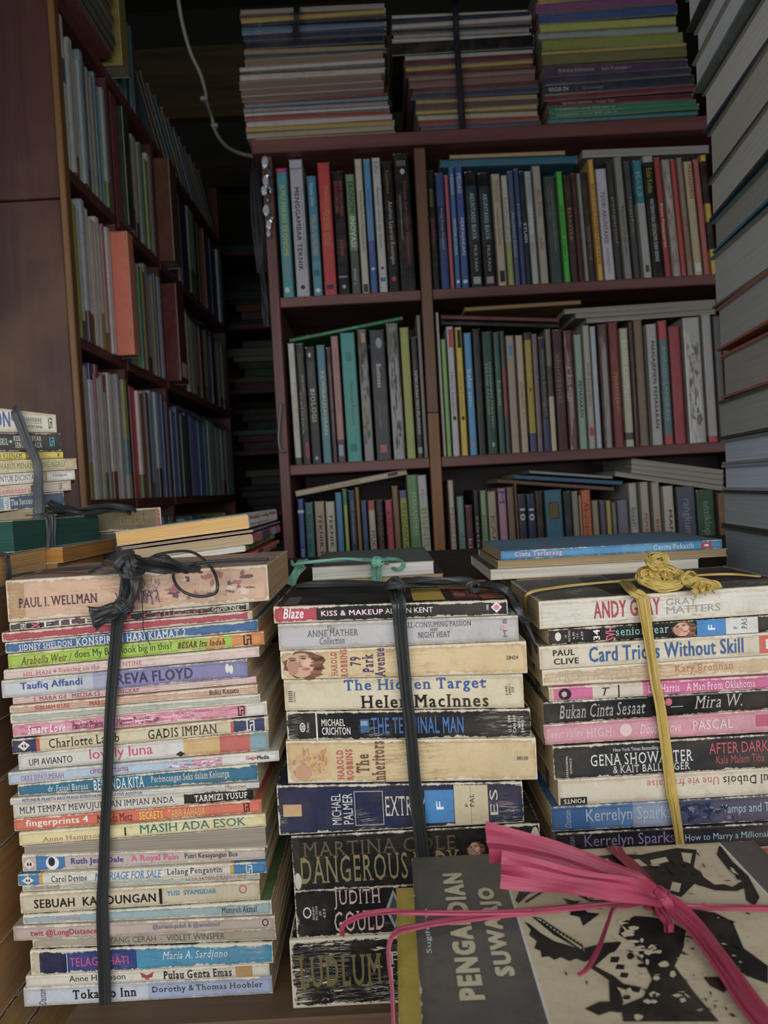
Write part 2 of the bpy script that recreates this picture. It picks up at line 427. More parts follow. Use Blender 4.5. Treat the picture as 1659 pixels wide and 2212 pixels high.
def book(name, label, group, loc, rot, geom, col, texts=(), bands=(), top=None, bot=None, wear=0.5, crack=0.3, page='c9b48c', rough=0.45, hi=True,
         cat='book', hard=False, film=False, front_print=(), fleck=0.15, inset=None, soft=False):
    """local axes: x along the spine, y from spine into the pages, z through the thickness"""
    xl, xr, zbl, zbr, ztl, ztr, D = geom
    e = tag(empty(name, loc, rot), label, cat, group)
    c = min(.0026 if hard else .0005, (ztl - zbl) * .2)
    ins = inset if inset is not None else (.003 if hard else .0008)
    cv = cover_mesh(e, xl, xr, (zbl, zbr), (ztl, ztr), D, lin(col), [(a, b, lin(q)) for a, b, q in bands], lin(top) if top else None, lin(bot) if bot else None,
                    hi, .0015 if hi else .002, c, cover_mat(wear, crack, rough, film))
    x0, x1, y0, y1 = xl + ins, xr - ins, c, D - ins
    g = c * 1.02
    def zz(x, s):
        f = (x - xl) / (xr - xl); return lerp(zbl, zbr, f) + g if s == 0 else lerp(ztl, ztr, f) - g
    V = [(x0, y0, zz(x0, 0)), (x1, y0, zz(x1, 0)), (x1, y1, zz(x1, 0)), (x0, y1, zz(x0, 0)), (x0, y0, zz(x0, 1)), (x1, y0, zz(x1, 1)), (x1, y1, zz(x1, 1)), (x0, y1, zz(x0, 1))]
    pg = mesh_obj('page_block', V, [(3, 2, 1, 0), (4, 5, 6, 7), (0, 1, 5, 4), (1, 2, 6, 5), (2, 3, 7, 6), (3, 0, 4, 7)], page_mat(page, fleck, soft), e)
    def mp(f, w, lay=0):
        return (lerp(xl, xr, f), -.00025 - .00006 * lay, lerp(lerp(zbl, zbr, f), lerp(ztl, ztr, f), w))
    nm = ['title', 'author_name', 'lettering']
    kt = 0
    for q_, it in enumerate(texts):
        print_on(cv, it, mp, nm[min(kt, 2)], base=1.0 * q_ + (5 if q_ and any(x_[0].startswith('#blobs') for x_ in texts[:q_]) else 0))
        if not it[0].startswith('#'): kt += 1
    def mt(f, w, lay=0):
        return (lerp(xl, xr, f), lerp(0, D, w), lerp(ztl, ztr, f) + .0003 + .00006 * lay)
    for it in front_print: print_on(cv, it, mt, 'cover_title')
    return e
RZ = lambda a: Matrix.Rotation(math.radians(a), 3, 'Z')
RY = lambda a: Matrix.Rotation(a, 3, 'Y')
RX = lambda a: Matrix.Rotation(math.radians(a), 3, 'X')
I3 = Matrix.Identity(3)
def board(name, x0, x1, y0, y1, z0, z1, mat, parent=None, bev=0.0015):
    bm = bmesh.new(); bmesh.ops.create_cube(bm, size=1.0)
    for v in bm.verts:
        v.co = Vector((lerp(x0, x1, v.co.x + .5), lerp(y0, y1, v.co.y + .5), lerp(z0, z1, v.co.z + .5)))
    if bev: bmesh.ops.bevel(bm, geom=list(bm.edges), offset=bev, segments=1, affect='EDGES')
    me = bpy.data.meshes.new(name); bm.to_mesh(me); bm.free(); me.materials.append(mat)
    o = bpy.data.objects.new(name, me); COL.objects.link(o)
    if parent: o.parent = parent
    return o
def catmull(pts, n=8):
    pts = [Vector(p) for p in pts]; q = [2 * pts[0] - pts[1]] + pts + [2 * pts[-1] - pts[-2]]
    out = []
    for i in range(1, len(q) - 2):
        a, b, c, d = q[i - 1:i + 3]
        for j in range(n):
            t = j / n
            out.append(.5 * ((2 * b) + (c - a) * t + (2 * a - 5 * b + 4 * c - d) * t * t + (3 * b - a - 3 * c + d) * t ** 3))
    out.append(pts[-1]); return out
def strap(name, pts, w, mat, parent=None, facing=None, thick=.0004, crinkle=.0009, seed=1, n=10, K=11, w2=None, twist=0.0, origin=(0, 0, 0)):
    """crumpled flat plastic ribbon along a path; facing = outward direction of its flat side (or a list per control point)"""
    rr = random.Random(seed)
    path = catmull(pts, n); M = len(path)
    if isinstance(facing, (list, tuple)) and not isinstance(facing, Vector):
        fc = catmull([Vector(f) for f in facing], n)
    else: fc = [Vector(facing or (0, -1, 0))] * M
    prof = [rr.uniform(-1, 1) for _ in range(K)]; prof2 = [rr.uniform(-1, 1) for _ in range(K)]
    og = Vector(origin)
    V, E = [], []
    for i, p in enumerate(path):
        t = (path[min(i + 1, M - 1)] - path[max(i - 1, 0)]).normalized()
        nrm = fc[i] - t * fc[i].dot(t)
        nrm = nrm.normalized() if nrm.length > 1e-6 else t.orthogonal().normalized()
        if twist: nrm = Matrix.Rotation(twist * i / M, 3, t) @ nrm
        sd = t.cross(nrm).normalized(); u = i / (M - 1)
        ww = lerp(w, w2 if w2 is not None else w, u) * (1 + .08 * math.sin(9 * u + seed))
        mixv = .5 + .5 * math.sin(5 * u + seed * 2)
        row = []
        for s in (0, 1):
            for k in range(K):
                a = k / (K - 1) - .5
                h = crinkle * lerp(prof[k], prof2[k], mixv) + crinkle * .3 * math.sin(13 * u + k * .9)
                q = p + sd * (a * ww) + nrm * (h + crinkle + (thick if s == 0 else 0)) - og
                row.append(q); E.append(a * 4 + seed * 3.1)
        V += row[:K] + row[K:][::-1]
        E[-K:] = E[-K:][::-1]
    k2 = 2 * K; FF = []
    for i in range(M - 1):
        for j in range(k2):
            j2 = (j + 1) % k2
            FF.append((i * k2 + j, i * k2 + j2, (i + 1) * k2 + j2, (i + 1) * k2 + j))
    FF.append(tuple(range(k2 - 1, -1, -1))); o = (M - 1) * k2; FF.append(tuple(range(o, o + k2)))
    return mesh_obj(name, V, FF, mat, parent, None, E)
def tube(name, pts, r, mat, parent=None, n=8, K=8, r2=None, seed=0, origin=(0, 0, 0), cat=True):
    path = catmull(pts, n) if cat else [Vector(p) for p in pts]; M = len(path); og = Vector(origin)
    V, FF, E = [], [], []
    up = None
    for i, p in enumerate(path):
        t = (path[min(i + 1, M - 1)] - path[max(i - 1, 0)]).normalized()
        up = t.orthogonal() if up is None else (up - t * up.dot(t))
        up.normalize(); s = t.cross(up); rad = lerp(r, r2 if r2 is not None else r, i / (M - 1))
        for k in range(K):
            a = 2 * math.pi * k / K
            V.append(p + up * math.cos(a) * rad + s * math.sin(a) * rad - og); E.append(k / K + seed)
    for i in range(M - 1):
        for j in range(K):
            j2 = (j + 1) % K
            FF.append((i * K + j, i * K + j2, (i + 1) * K + j2, (i + 1) * K + j))
    FF.append(tuple(range(K - 1, -1, -1))); o = (M - 1) * K; FF.append(tuple(range(o, o + K)))
    return mesh_obj(name, V, FF, mat, parent, None, E, smooth=True)
def knot(name, c, size, mat, parent, seed=1, loops=5, w=.005, flat=.7, origin=(0, 0, 0)):
    rr = random.Random(seed); c = Vector(c)
    for i in range(loops):
        ax = Vector((rr.uniform(-1, 1), rr.uniform(-1, 1), rr.uniform(-.6, .6))).normalized()
        b = ax.orthogonal().normalized(); d = ax.cross(b); pts = []
        for k in range(9):
            a = 2 * math.pi * k / 8
            q = (b * math.cos(a) + d * math.sin(a)) * size * rr.uniform(.75, 1.05); q.z *= flat
            pts.append(c + q)
        strap(name, pts, w, mat, parent, facing=[p - c for p in pts], thick=.0005, crinkle=.0008, seed=seed + i, n=4, K=7, origin=origin)
# ------------------------------------------------------------------ the room
EZ = EYE.z

TABLE, RISER, LOWER = EZ - .3555, EZ - .100, EZ - .450
def struct(o, label, ):
    o['kind'] = 'structure'; o['label'] = label; return o
m_floor = plain_mat('concrete_floor', '4a4640', .9, nscale=6)
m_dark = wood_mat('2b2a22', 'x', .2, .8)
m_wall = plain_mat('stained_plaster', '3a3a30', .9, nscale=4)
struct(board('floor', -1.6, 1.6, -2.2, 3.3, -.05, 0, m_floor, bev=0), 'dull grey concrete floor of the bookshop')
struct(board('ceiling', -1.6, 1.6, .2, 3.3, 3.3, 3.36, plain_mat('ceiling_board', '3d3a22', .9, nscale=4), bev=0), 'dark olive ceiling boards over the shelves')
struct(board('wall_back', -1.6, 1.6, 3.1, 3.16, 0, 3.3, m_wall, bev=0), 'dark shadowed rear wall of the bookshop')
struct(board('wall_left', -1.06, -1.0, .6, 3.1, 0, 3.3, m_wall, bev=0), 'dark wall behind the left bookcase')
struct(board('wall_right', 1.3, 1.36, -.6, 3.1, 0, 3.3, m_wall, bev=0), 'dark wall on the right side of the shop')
struct(board('front_light_blocker', -1.6, 1.6, -.36, -.30, 1.84, 3.3, m_wall, bev=0), 'unseen dark panel added above the shop front to dim the top shelves')  # unseen panel, added to block daylight from the upper piles
struct(board('trim_1', -1.0, 1.3, 3.05, 3.1, EZ + 1.58, EZ + 1.87, wood_mat('6a5c3c', 'x', .3, .8)), 'pale olive timber beam across the rear wall')
struct(board('trim_2', -1.0, 1.3, 3.03, 3.1, EZ + 1.28, EZ + 1.40, wood_mat('4a3c34', 'x', .3, .8)), 'brown timber rail low on the rear wall')
# left bookcase, its open side to the aisle
RED = '653a38'; DRK = '55302d'
LX = -.475
L0, L1, L2, L3 = 1.153, 1.38, 1.64, 2.32
wz, wx, wy = wood_mat(RED, 'z', .35), wood_mat(RED, 'x', .35), wood_mat(RED, 'y', .35)
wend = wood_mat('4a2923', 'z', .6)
wedge = wood_mat('7a5632', 'z', .4)
lc = tag(empty('bookcase', (LX - .13, (L0 + L3) / 2, 0)), 'reddish brown wooden bookcase along the left side of the aisle', 'bookcase')
def bd(*a, par=lc, **k):
    o = board(a[0], *a[1:7], a[7], **k); o.parent = par; o.matrix_parent_inverse = par.matrix_world.inverted(); return o
bpy.context.view_layer.update()
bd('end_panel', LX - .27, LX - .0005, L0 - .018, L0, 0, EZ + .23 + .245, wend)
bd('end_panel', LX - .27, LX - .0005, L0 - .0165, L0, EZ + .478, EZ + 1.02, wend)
bd('edge_strip', LX - .0005, LX + .010, L0 - .018, L0 + .001, 0, EZ + 1.02, wedge)
for yy in (L1, L2): bd('upright', LX - .255, LX, yy - .009, yy + .009, 0, EZ + .80, wz)
bd('far_panel', LX - .255, LX, L3, L3 + .018, 0, EZ + .98, wz)
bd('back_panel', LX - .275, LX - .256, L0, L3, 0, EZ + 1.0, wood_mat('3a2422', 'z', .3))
for z in (-.26, .007, .27, .54, .81):
    for a, b in ((L0, L1 - .009), (L1 + .009, L2 - .009), (L2 + .009, L3)):
        if z == .81 and a > L0: a -= .018
        bd('shelf', LX - .254, LX + .002, a + .0005, b - .0005, EZ + z - .018, EZ + z, wy)
# back bookcase facing the camera
BY = 1.345
bc = tag(empty('bookcase', (.27, BY + .13, 0)), 'reddish brown wooden bookcase at the back facing the camera', 'bookcase')
bpy.context.view_layer.update()
bb = lambda *a, **k: bd(*a, par=bc, **k)
SHZ = (.645, .362, .053, -.25, -.55)
bb('side_panel', -.190, -.171, BY, BY + .25, 0, EZ + .620, wz)
bb('side_panel', .74, .76, BY, BY + .25, 0, EZ + .620, wz)
bb('divider', .092, .110, BY + .004, BY + .25, 0, EZ + .620, wz)
bb('divider_strip', .090, .111, BY - .006, BY + .0035, 0, EZ + .135, wood_mat('8a5a30', 'z', .3))
bb('divider_strip', .090, .111, BY - .004, BY + .0035, EZ + .1355, EZ + .619, wood_mat('6a4630', 'z', .3))
bb('top_board', -.205, .775, BY - .012, BY + .27, EZ + .6205, EZ + .645, wx)
for z in SHZ[1:]:
    bb('shelf', -.1705, .0895, BY - .002, BY + .24, EZ + z - .019, EZ + z, wx)
    bb('shelf', .1115, .7395, BY - .002, BY + .24, EZ + z - .019, EZ + z, wx)
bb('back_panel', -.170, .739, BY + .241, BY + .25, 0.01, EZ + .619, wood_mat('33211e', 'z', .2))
# far bookcase seen in the dark at the end of the aisle
RY0 = 2.72
rc = tag(empty('bookcase', (-.45, RY0 + .13, 0)), 'dark bookcase at the far end of the aisle stacked with books', 'bookcase')
bpy.context.view_layer.update()
br = lambda *a, **k: bd(*a, par=rc, **k)
br('side_panel', -.98, -.96, RY0, RY0 + .25, 0, EZ + 1.05, wz); br('side_panel', -.02, 0, RY0, RY0 + .25, 0, EZ + 1.05, wz)
RSH = (.915, .64, .40, .17, -.06, -.3)
for z in RSH: br('shelf', -.959, -.021, RY0, RY0 + .24, EZ + z - .018, EZ + z, wx)
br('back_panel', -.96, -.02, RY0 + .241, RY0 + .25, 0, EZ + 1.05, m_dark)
# benches the piles stand on
bn = tag(empty('display_bench', (0, .9, 0)), 'stepped wooden display bench carrying the tied book piles', 'bench')
bpy.context.view_layer.update()
bq = lambda *a, **k: bd(*a, par=bn, **k)
wt = wood_mat('58432f', 'x', .3, .7); wdk = wood_mat('3a2a22', 'x', .3, .8)
bq('front_board', -.238, .312, .478, .625, TABLE - .02, TABLE, wt)
bq('riser_board', -.272, .80, .640, 1.12, RISER - .02, RISER, wdk)
bq('side_step', .315, .80, .455, .6395, RISER - .02, RISER, wdk)
bq('side_step_front', .315, .80, .455, .47, LOWER, RISER - .0205, wdk)
bq('riser_front', -.272, .80, .640, .655, TABLE - .06, RISER - .0205, wdk)
bq('lower_board', -.75, .80, .20, 1.10, LOWER - .025, LOWER, wdk)
for x in (-.20, .02, .27): bq('support_block', x, x + .03, .50, .62, LOWER, TABLE - .0205, wdk)
for x in (-.22, .28, .75): bq('riser_post', x, x + .035, 1.06, 1.10, LOWER, RISER - .0205, wdk)
for x in (-.70, .74):
    for y in (.24, 1.06): bq('leg', x, x + .045, y, y + .045, 0, LOWER - .0255, wdk)

# ------------------------------------------------------------------ tied stacks in front
def zoomf(x0, y0, s): return lambda X, Y: (x0 + X / s, y0 + Y / s)
def stack(rows, zf, Y, D, where, group, base=None, depth_j=.004, seed=3, yaw=0.0, through=None):
    """rows are measured spine outlines; neighbours share their boundary so the pile rests book on book"""
    rr = random.Random(seed); n = len(rows)
    W = []
    ref = P(*through, Y) if through else Vector((0, Y, 0)); ref.z = 0
    dr = Vector((math.cos(math.radians(yaw)), math.sin(math.radians(yaw)), 0)); nm_ = Vector((-dr.y, dr.x, 0))
    def PS(px_, py_):                     # point of the upright plane the spines stand in, as (along, 0, height)
        d = ray(px_, py_); q_ = EYE + d * ((ref - EYE).dot(nm_) / d.dot(nm_))
        return Vector(((q_ - ref).dot(dr), 0, q_.z))
    for r in rows:
        z = r.get('zf', zf); q = r['q']
        W.append([PS(*z(q[0], q[1])), PS(*z(q[0], q[2])), PS(*z(q[3], q[4])), PS(*z(q[3], q[5]))])   # TL BL TR BR
    def at(a, b, x): return lerp(a.z, b.z, (x - a.x) / (b.x - a.x))
    lines = []
    for i in range(n + 1):
        def ln(x, i=i):
            v = []
            if i > 0: v.append(at(W[i - 1][1], W[i - 1][3], x))
            if i < n: v.append(at(W[i][0], W[i][2], x))
            z = sum(v) / len(v)
            return z
        lines.append(ln)
    for i, r in enumerate(rows):
        q = r['q']; xl = (W[i][0].x + W[i][1].x) / 2; xr = (W[i][2].x + W[i][3].x) / 2
        if 'xr' in r: xr = xl + r['xr']
        if 'xl' in r: xl = xr - r['xl']
        ztl, ztr = lines[i](xl), lines[i](xr); zbl, zbr = lines[i + 1](xl), lines[i + 1](xr)
        if base is not None:
            if i == n - 1: zbl = zbr = base
            zbl = max(zbl, base); zbr = max(zbr, base)
        g = .0001
        o = Vector(((xl + xr) / 2, 0, min(zbl, zbr))); dyy = rr.uniform(0, depth_j) + r.get('dy', 0)
        wo = ref + dr * o.x + nm_ * dyy + Vector((0, 0, o.z))
        if r.get('flip'):      # page edges to the front
            D_ = r.get('D', D)
            geom = (-(xr - o.x), -(xl - o.x), zbr - o.z + g, zbl - o.z + g, ztr - o.z - g, ztl - o.z - g, D_)
            loc = wo + nm_ * D_; rot = RZ(180 + yaw)
        else:
            geom = (xl - o.x, xr - o.x, zbl - o.z + g, zbr - o.z + g, ztl - o.z - g, ztr - o.z - g, r.get('D', D)); loc = wo; rot = RZ(yaw)
        x0q, x1q = q[0], q[3]
        if 'xr' in r or 'xl' in r:
            k = (xr - xl) / ((W[i][2].x + W[i][3].x) / 2 - (W[i][0].x + W[i][1].x) / 2)
            if 'xr' in r: x1q = q[0] + (q[3] - q[0]) * k
            else: x0q = q[3] - (q[3] - q[0]) * k
        fr = lambda X: (X - x0q) / (x1q - x0q)
        tx = [(t[0], fr(t[1]), fr(t[2])) + tuple(t[3:]) for t in r.get('t', ())]
        bands = [(fr(a), fr(b), c) for a, b, c in r.get('b', ())]
        lab = r['d'] + ', ' + (ordn(i + 1) + ' from the top of ' + where)
        book(r.get('n', 'paperback_book'), lab, group, loc, rot, geom, r['c'], tx, bands, r.get('top'), r.get('bot'), r.get('w', .5), r.get('k', .3), r.get('p', 'c9b48c'),
             r.get('ro', .45), True, 'book', r.get('hard', False), r.get('film', False), r.get('fp', ()))
    return lines
Z1 = zoomf(0, 1200, 2.592); Z2 = zoomf(0, 1690, 2.592)
DK = '1c1a1c'; WH = 'd8d4c8'
left_rows = [
 dict(q=(35, 140, 375, 1500, 50, 255), c='cda586', d='thick tan paperback with battle painting', w=.85, k=.7, b=[(20, 135, 'b0895c')], top='b58878', p='b89a6c',
      t=[('#blobs1', 900, 1440, .06, .94, ['8a5a58', 'b06a60', 'c99a86', '6a4a55', 'd8c0aa', 'a8606a']), ('#blobs2', 760, 900, .1, .95, ['7a6a86', 'd8c4b0', '9a6a70']),
         ('PAUL I. WELLMAN', 100, 542, .33, .56, '3a2340', 's', 0, 'author_name'), ('WANITA 2', 640, 887, .32, .53, '4a3060', 's', 0, 'title')]),
 dict(q=(45, 385, 430, 1390, 268, 310), c='302c2e', d='slim charcoal paperback with red square', k=.4, b=[(40, 130, '4a4448'), (130, 290, '2c2729'), (290, 705, '5e434a'), (705, 727, 'b02038'), (1375, 1400, 'b8ac98')],
      t=[('THE', 108, 140, .15, .8, WH, 'b', 90), ('X', 172, 215, .1, .85, 'd0507a', 'sb', 90), ('F I L E S', 240, 600, .2, .8, WH, ''), ('Calusari', 795, 1138, .2, .8, 'b0506a', 's'), ('Garth Nix', 1185, 1338, .3, .8, WH)]),
 dict(q=(5, 435, 490, 1410, 310, 360), c='a92c44', d='plain red paperback with frayed corner', w=.6, k=.25, b=[(1385, 1420, 'c8b090')], t=()),
 dict(q=(20, 495, 555, 1440, 362, 425), c='1b5e97', d='blue paperback with white condensed lettering', w=.55,
      t=[('SIDNEY SHELDON', 97, 397, .2, .72, WH, 'sb', 0, 'author_name'), ('KONSPIRASI HARI KIAMAT 2', 418, 1035, .15, .8, WH, 'sb', 0, 'title')]),
 dict(q=(35, 560, 640, 1475, 430, 505), c='9dbb30', d='lime green paperback with orange end', w=.35, k=.1, b=[(1155, 1250, 'cf9a35'), (1295, 1490, 'cc7c2e')],
      t=[('Arabella Weir /', 105, 395, .2, .72, '5c2b12', 'si'), ('does My Bum look big in this?', 410, 957, .18, .85, '12502a', ''), ('BESAR Itu Indah', 990, 1256, .3, .75, '5a1a10', 'sib'), ('#logo', 1360, 1405, .12, .85, DK)]),
 dict(q=(20, 645, 695, 1450, 510, 568), c='d3bab2', d='thin pale pink paperback with magenta lettering', w=.7, k=.4,
      t=[('HIL-MAN', 128, 285, .2, .62, 'c03a6a', 's'), ('#disc', 298, 315, .35, .6, 'c03a6a'), ('Dancing on the ... VALENTINE', 330, 792, .2, .72, 'b8486f', 's')]),
 dict(q=(10, 705, 805, 1385, 580, 685), c='c2c4c8', d='silver to violet paperback with blue author name', w=.3, k=.1, b=[(430, 520, 'b6b7c0'), (520, 620, '9d9cb6'), (620, 1400, '7f7ca8')], ro=.3,
      t=[('Taufiq Affandi', 115, 462, .3, .8, '1d3f8c', 'b', 0, 'author_name'), ('REVA FLOYD', 655, 1080, .24, .82, '3a3455', 'b', 0, 'title'), ('#disc', 1262, 1285, .35, .85, WH), ('#disc', 1283, 1307, .3, .75, WH)]),
 dict(q=(58, 800, 845, 1430, 685, 725), c='cfa9ae', d='thin dusty pink paperback with plum lettering', w=.6, k=.5,
      t=[('S. MARA Gd', 175, 360, .25, .8, '8a2248', 's'), ('MELISA 13', 392, 547, .25, .8, '8a2248', 's'), ('TERUNGKAP', 585, 770, .25, .8, '8a2248', 's')]),
 dict(q=(50, 848, 885, 1440, 722, 775), c='c49a80', d='thin salmon paperback with red capitals', w=.6, k=.3,
      t=[('SEBUAH ILUSI', 190, 383, .2, .8, 'b0402c', 'b'), ('MARGA T', 500, 632, .2, .8, 'b0402c', 'b'), ('Buku Kesatu', 1172, 1333, .3, .85, DK)]),
 dict(q=(55, 895, 945, 1455, 780, 825), c='aab0a4', d='rubbed grey green paperback without lettering', w=.8, k=.8, t=()),
 dict(q=(55, 955, 1030, 1490, 825, 905), c='d0849c', d='pink marbled paperback', w=.6, k=.3, b=[(1375, 1500, 'cfcac0')],
      t=[('#blobs3', 70, 560, .08, .92, ['c2507f', 'e0b0bc', 'd898ac', 'b8446f']), ('#blobs4', 560, 1370, .08, .92, ['c2507f', 'e0b0bc', 'd898ac']), ('Smart Love', 140, 355, .2, .75, 'f0e6e6', 'sib'),
         ('Panduan Praktis untuk Mencari Pacar Idaman', 395, 882, .25, .75, '4a1430'), ('Paulus Subiyanto', 960, 1145, .3, .75, 'ece0e0', 's'), ('#logo', 1328, 1365, .15, .85, '3a1024')]),
 dict(q=(60, 1040, 1120, 1500, 905, 985), c='cbbd9a', d='cream paperback with navy ends', w=.45, b=[(50, 195, '26315a'), (195, 216, 'b8442c'), (1288, 1306, 'b8442c'), (1306, 1478, '2a3560')],
      t=[('#diamondmark', 92, 162, .2, .85, WH), ('Charlotte Lamb', 268, 662, .22, .82, DK, 's', 0, 'author_name'), ('GADIS IMPIAN', 825, 1212, .2, .82, DK, 's', 0, 'title'), ('#logo', 1378, 1424, .15, .85, WH)]),
 dict(q=(90, 1125, 1215, 1500, 990, 1100), c='cbc8c0', d='white paperback with crimson title and colour blocks', w=.35, k=.1, b=[(1020, 1225, 'c9a468'), (1225, 1395, 'ba5048'), (1395, 1510, '7a9ba4')],
      t=[('UPI AVIANTO', 150, 394, .25, .65, DK, '', 0, 'author_name'), ('lovely luna', 492, 846, .15, .9, 'c2245a', '', 0, 'title'), ('#diamond', 975, 1030, .05, .35, '2a2426')]),
 dict(q=(40, 1225, 1295, 1560, 1098, 1150), c='aabccd', d='pale blue paperback with pink flower print', w=.5, k=.1, b=[(1085, 1240, 'cf9ab4'), (1240, 1570, 'd6d4d0')],
      t=[('OKKE SEPATUMERAH', 110, 350, .25, .7, 'a0608a'), ('cinta pertama', 500, 714, .2, .85, 'a02a58'), ('#blobs5', 920, 1240, .1, .9, ['d0a0c0', 'c2507f', 'e8e0e4', '8a6aa0']), ('Gagas', 1375, 1440, .35, .75, 'c02030', 'b'), ('Media', 1440, 1504, .35, .75, DK, 'b')]),
 dict(q=(90, 1295, 1358, 1440, 1180, 1270), c='1c6a88', d='deep teal blue paperback with white serif title', w=.5, k=.25,
      t=[('dr. Faisal Baraas', 260, 485, .25, .72, WH, 's', 0, 'author_name'), ('BERANDA KITA', 518, 802, .15, .85, 'e8e6e0', 's', 0, 'title'), ('Perbincangan Seks dalam Keluarga', 840, 1280, .25, .8, WH, 's')]),
 dict(zf=Z2, q=(55, 95, 130, 1450, 5, 35), c='bfc3c6', d='thin bluish white paperback with tiny navy capitals', w=.6, k=.3,
      t=[('PETUNJUK PRAKTIS BAGI FRAUD AUDITOR/INVESTIGATIVE AUDITOR', 123, 796, .25, .85, '23355a', 's'), ('Masruwi', 1260, 1376, .3, .9, '9a6a6a', 's')]),
 dict(zf=Z2, q=(65, 140, 215, 1415, 40, 105), c='cbc7ba', d='white paperback with black panel at right', w=.35, k=.2, b=[(1025, 1415, '151416')],
      t=[('MLM TEMPAT MEWUJUDKAN IMPIAN ANDA', 100, 970, .2, .8, '33203a', 's', 0, 'title'), ('TARMIZI YUSUF', 1085, 1380, .25, .75, 'e6e2da', 'sb', 0, 'author_name')]),
 dict(zf=Z2, q=(65, 220, 290, 1460, 112, 178), c='cd5c3c', d='orange red paperback with yellow words', w=.3, k=.1,
      t=[('fingerprints 4', 133, 484, .2, .85, 'ece6dc', 'b', 0, 'title'), ('Melinda Metz', 535, 733, .2, .82, '5a1a10'), ('SECRETS', 772, 905, .2, .8, 'e6c83c', 'b'), ('TABIR RAHASIA', 935, 1142, .2, .8, 'deb85a'), ('#logo', 1360, 1392, .2, .85, DK)]),
 dict(zf=Z2, q=(100, 292, 368, 1485, 190, 245), c='d6ca90', d='pale yellow paperback with teal capitals', w=.55, k=.3,
      t=[('Anne Hampson', 230, 565, .12, .55, 'b0643a', 's', 0, 'author_name'), ('#rect', 692, 700, .2, .8, DK), ('MASIH ADA ESOK', 780, 1372, .25, .9, '1f6a6c', '', 0, 'title')]),
 dict(zf=Z2, q=(115, 370, 412, 1490, 268, 378), c='5a5650', d='grey book with page edges to the front', flip=True, p='93897a', w=.5, n='paperback_book'),
 dict(zf=Z2, q=(115, 425, 515, 1480, 375, 445), c='baaba2', d='greyish pink paperback with blue portrait panel', w=.5, k=.3, b=[(192, 355, '2c6ea4')],
      t=[('#diamondmark', 118, 190, .15, .8, 'd6c8bc'), ('#disc', 248, 322, .08, .92, 'd6dadc'), ('#disc', 262, 300, .3, .85, '1a2230'), ('Ruth Jean Dale', 390, 684, .25, .75, '2a3a8a', 'b', 0, 'author_name'), ('A Royal Pain', 727, 992, .25, .8, 'd0507a', 'b', 0, 'title'), ('Putri Kesayangan Bos', 1030, 1326, .3, .8, DK)]),
 dict(zf=Z2, q=(100, 520, 585, 1490, 445, 510), c='d1cdc2', d='white paperback with blue ends and gold stripes', w=.35, k=.15, b=[(90, 218, '2076aa'), (218, 238, 'c8982c'), (1288, 1308, 'c8982c'), (1308, 1500, '2076aa')],
      t=[('#diamondmark', 122, 190, .15, .85, WH), ('Carol Devine', 287, 486, .25, .75, DK, 's', 0, 'author_name'), ('MARRIAGE FOR SALE', 530, 905, .2, .82, '2a72a8', 'i', 0, 'title'), ('Lelang Pengantin', 935, 1245, .2, .85, DK, 's'), ('#logo', 1378, 1414, .18, .85, WH)]),
 dict(zf=Z2, q=(115, 590, 630, 1450, 520, 560), c='a5b0a4', d='thin sage green paperback with red capitals', w=.65, k=.5,
      t=[('Gustin Suradji', 160, 328, .2, .85, 'a05a50', 'i'), ('SAYA SAYANG KAMU, ADE', 1032, 1374, .3, .85, 'b05a6a', 's')]),
 dict(zf=Z2, q=(105, 635, 755, 1450, 560, 650), c='c4b79a', d='cream paperback with large black capitals', w=.5, k=.35,
      t=[('SEBUAH  KANDUNGAN', 182, 866, .25, .68, DK, 'b', 0, 'title'), ('#rect', 886, 902, .12, .88, DK), ('YUSI  SYAMSIDAR', 930, 1206, .5, .75, '1a86b0', 'b', 0, 'author_name'), ('#ring', 1335, 1378, .4, .85, 'b8504a')]),
 dict(zf=Z2, q=(125, 750, 805, 1520, 690, 745), c='93a8ad', d='pale blue paperback with green top cover', w=.7, k=.4, top='5d7a4a',
      t=[('Melarang', 310, 446, .3, .7, 'c06a8a', 's'), ('Mutaroh Akmal', 1240, 1437, .3, .75, '2a2c30', 's')]),
 dict(zf=Z2, q=(75, 810, 890, 1540, 755, 825), c='b4a399', d='taupe paperback with crimson title jutting left', w=.4, k=.2,
      t=[('twit @LongDistance', 170, 543, .2, .75, 'a81a3a', 'b', 0, 'title'), ('@amankqadafi & @amelimol', 855, 1228, .35, .8, '4a5a7a'), ('#ring', 1468, 1504, .3, .85, '3a2a2a')]),
 dict(zf=Z2, q=(170, 895, 945, 1540, 825, 905), c='a09684', d='faded beige paperback with grey lettering', w=.6, k=.4, t=[('YANG CERAH  -  VIOLET WINSPER', 600, 1252, .3, .75, '57534a', '')]),
 dict(zf=Z2, q=(165, 960, 1095, 1525, 905, 1020), c='2f86a8', d='thick blue paperback with magenta title', w=.75, k=.6, top='2b302e', b=[(160, 215, 'bfae94'), (215, 375, '161f48'), (375, 760, '22397a'), (760, 1300, '3187ab')],
      t=[('#rect', 368, 372, .05, .95, 'c8ccd0'), ('TELAGA HATI', 385, 716, .32, .68, 'c0307a', 'b', 0, 'title'), ('Maria A. Sardjono', 905, 1272, .35, .78, 'dadcd8', 'si', 0, 'author_name')]),
 dict(zf=Z2, q=(135, 1105, 1170, 1505, 1035, 1100), c='cfc9ba', d='cream paperback with red butterfly', w=.45, k=.25,
      t=[('Anne Hampson', 378, 694, .2, .85, '2c2a28', '', 0, 'author_name'), ('#butterfly', 778, 855, .2, .85, 'a02028'), ('Pulau Genta Emas', 908, 1292, .2, .85, DK, 'sb', 0, 'title'), ('#rect', 1315, 1408, .08, .92, 'a8854e')]),
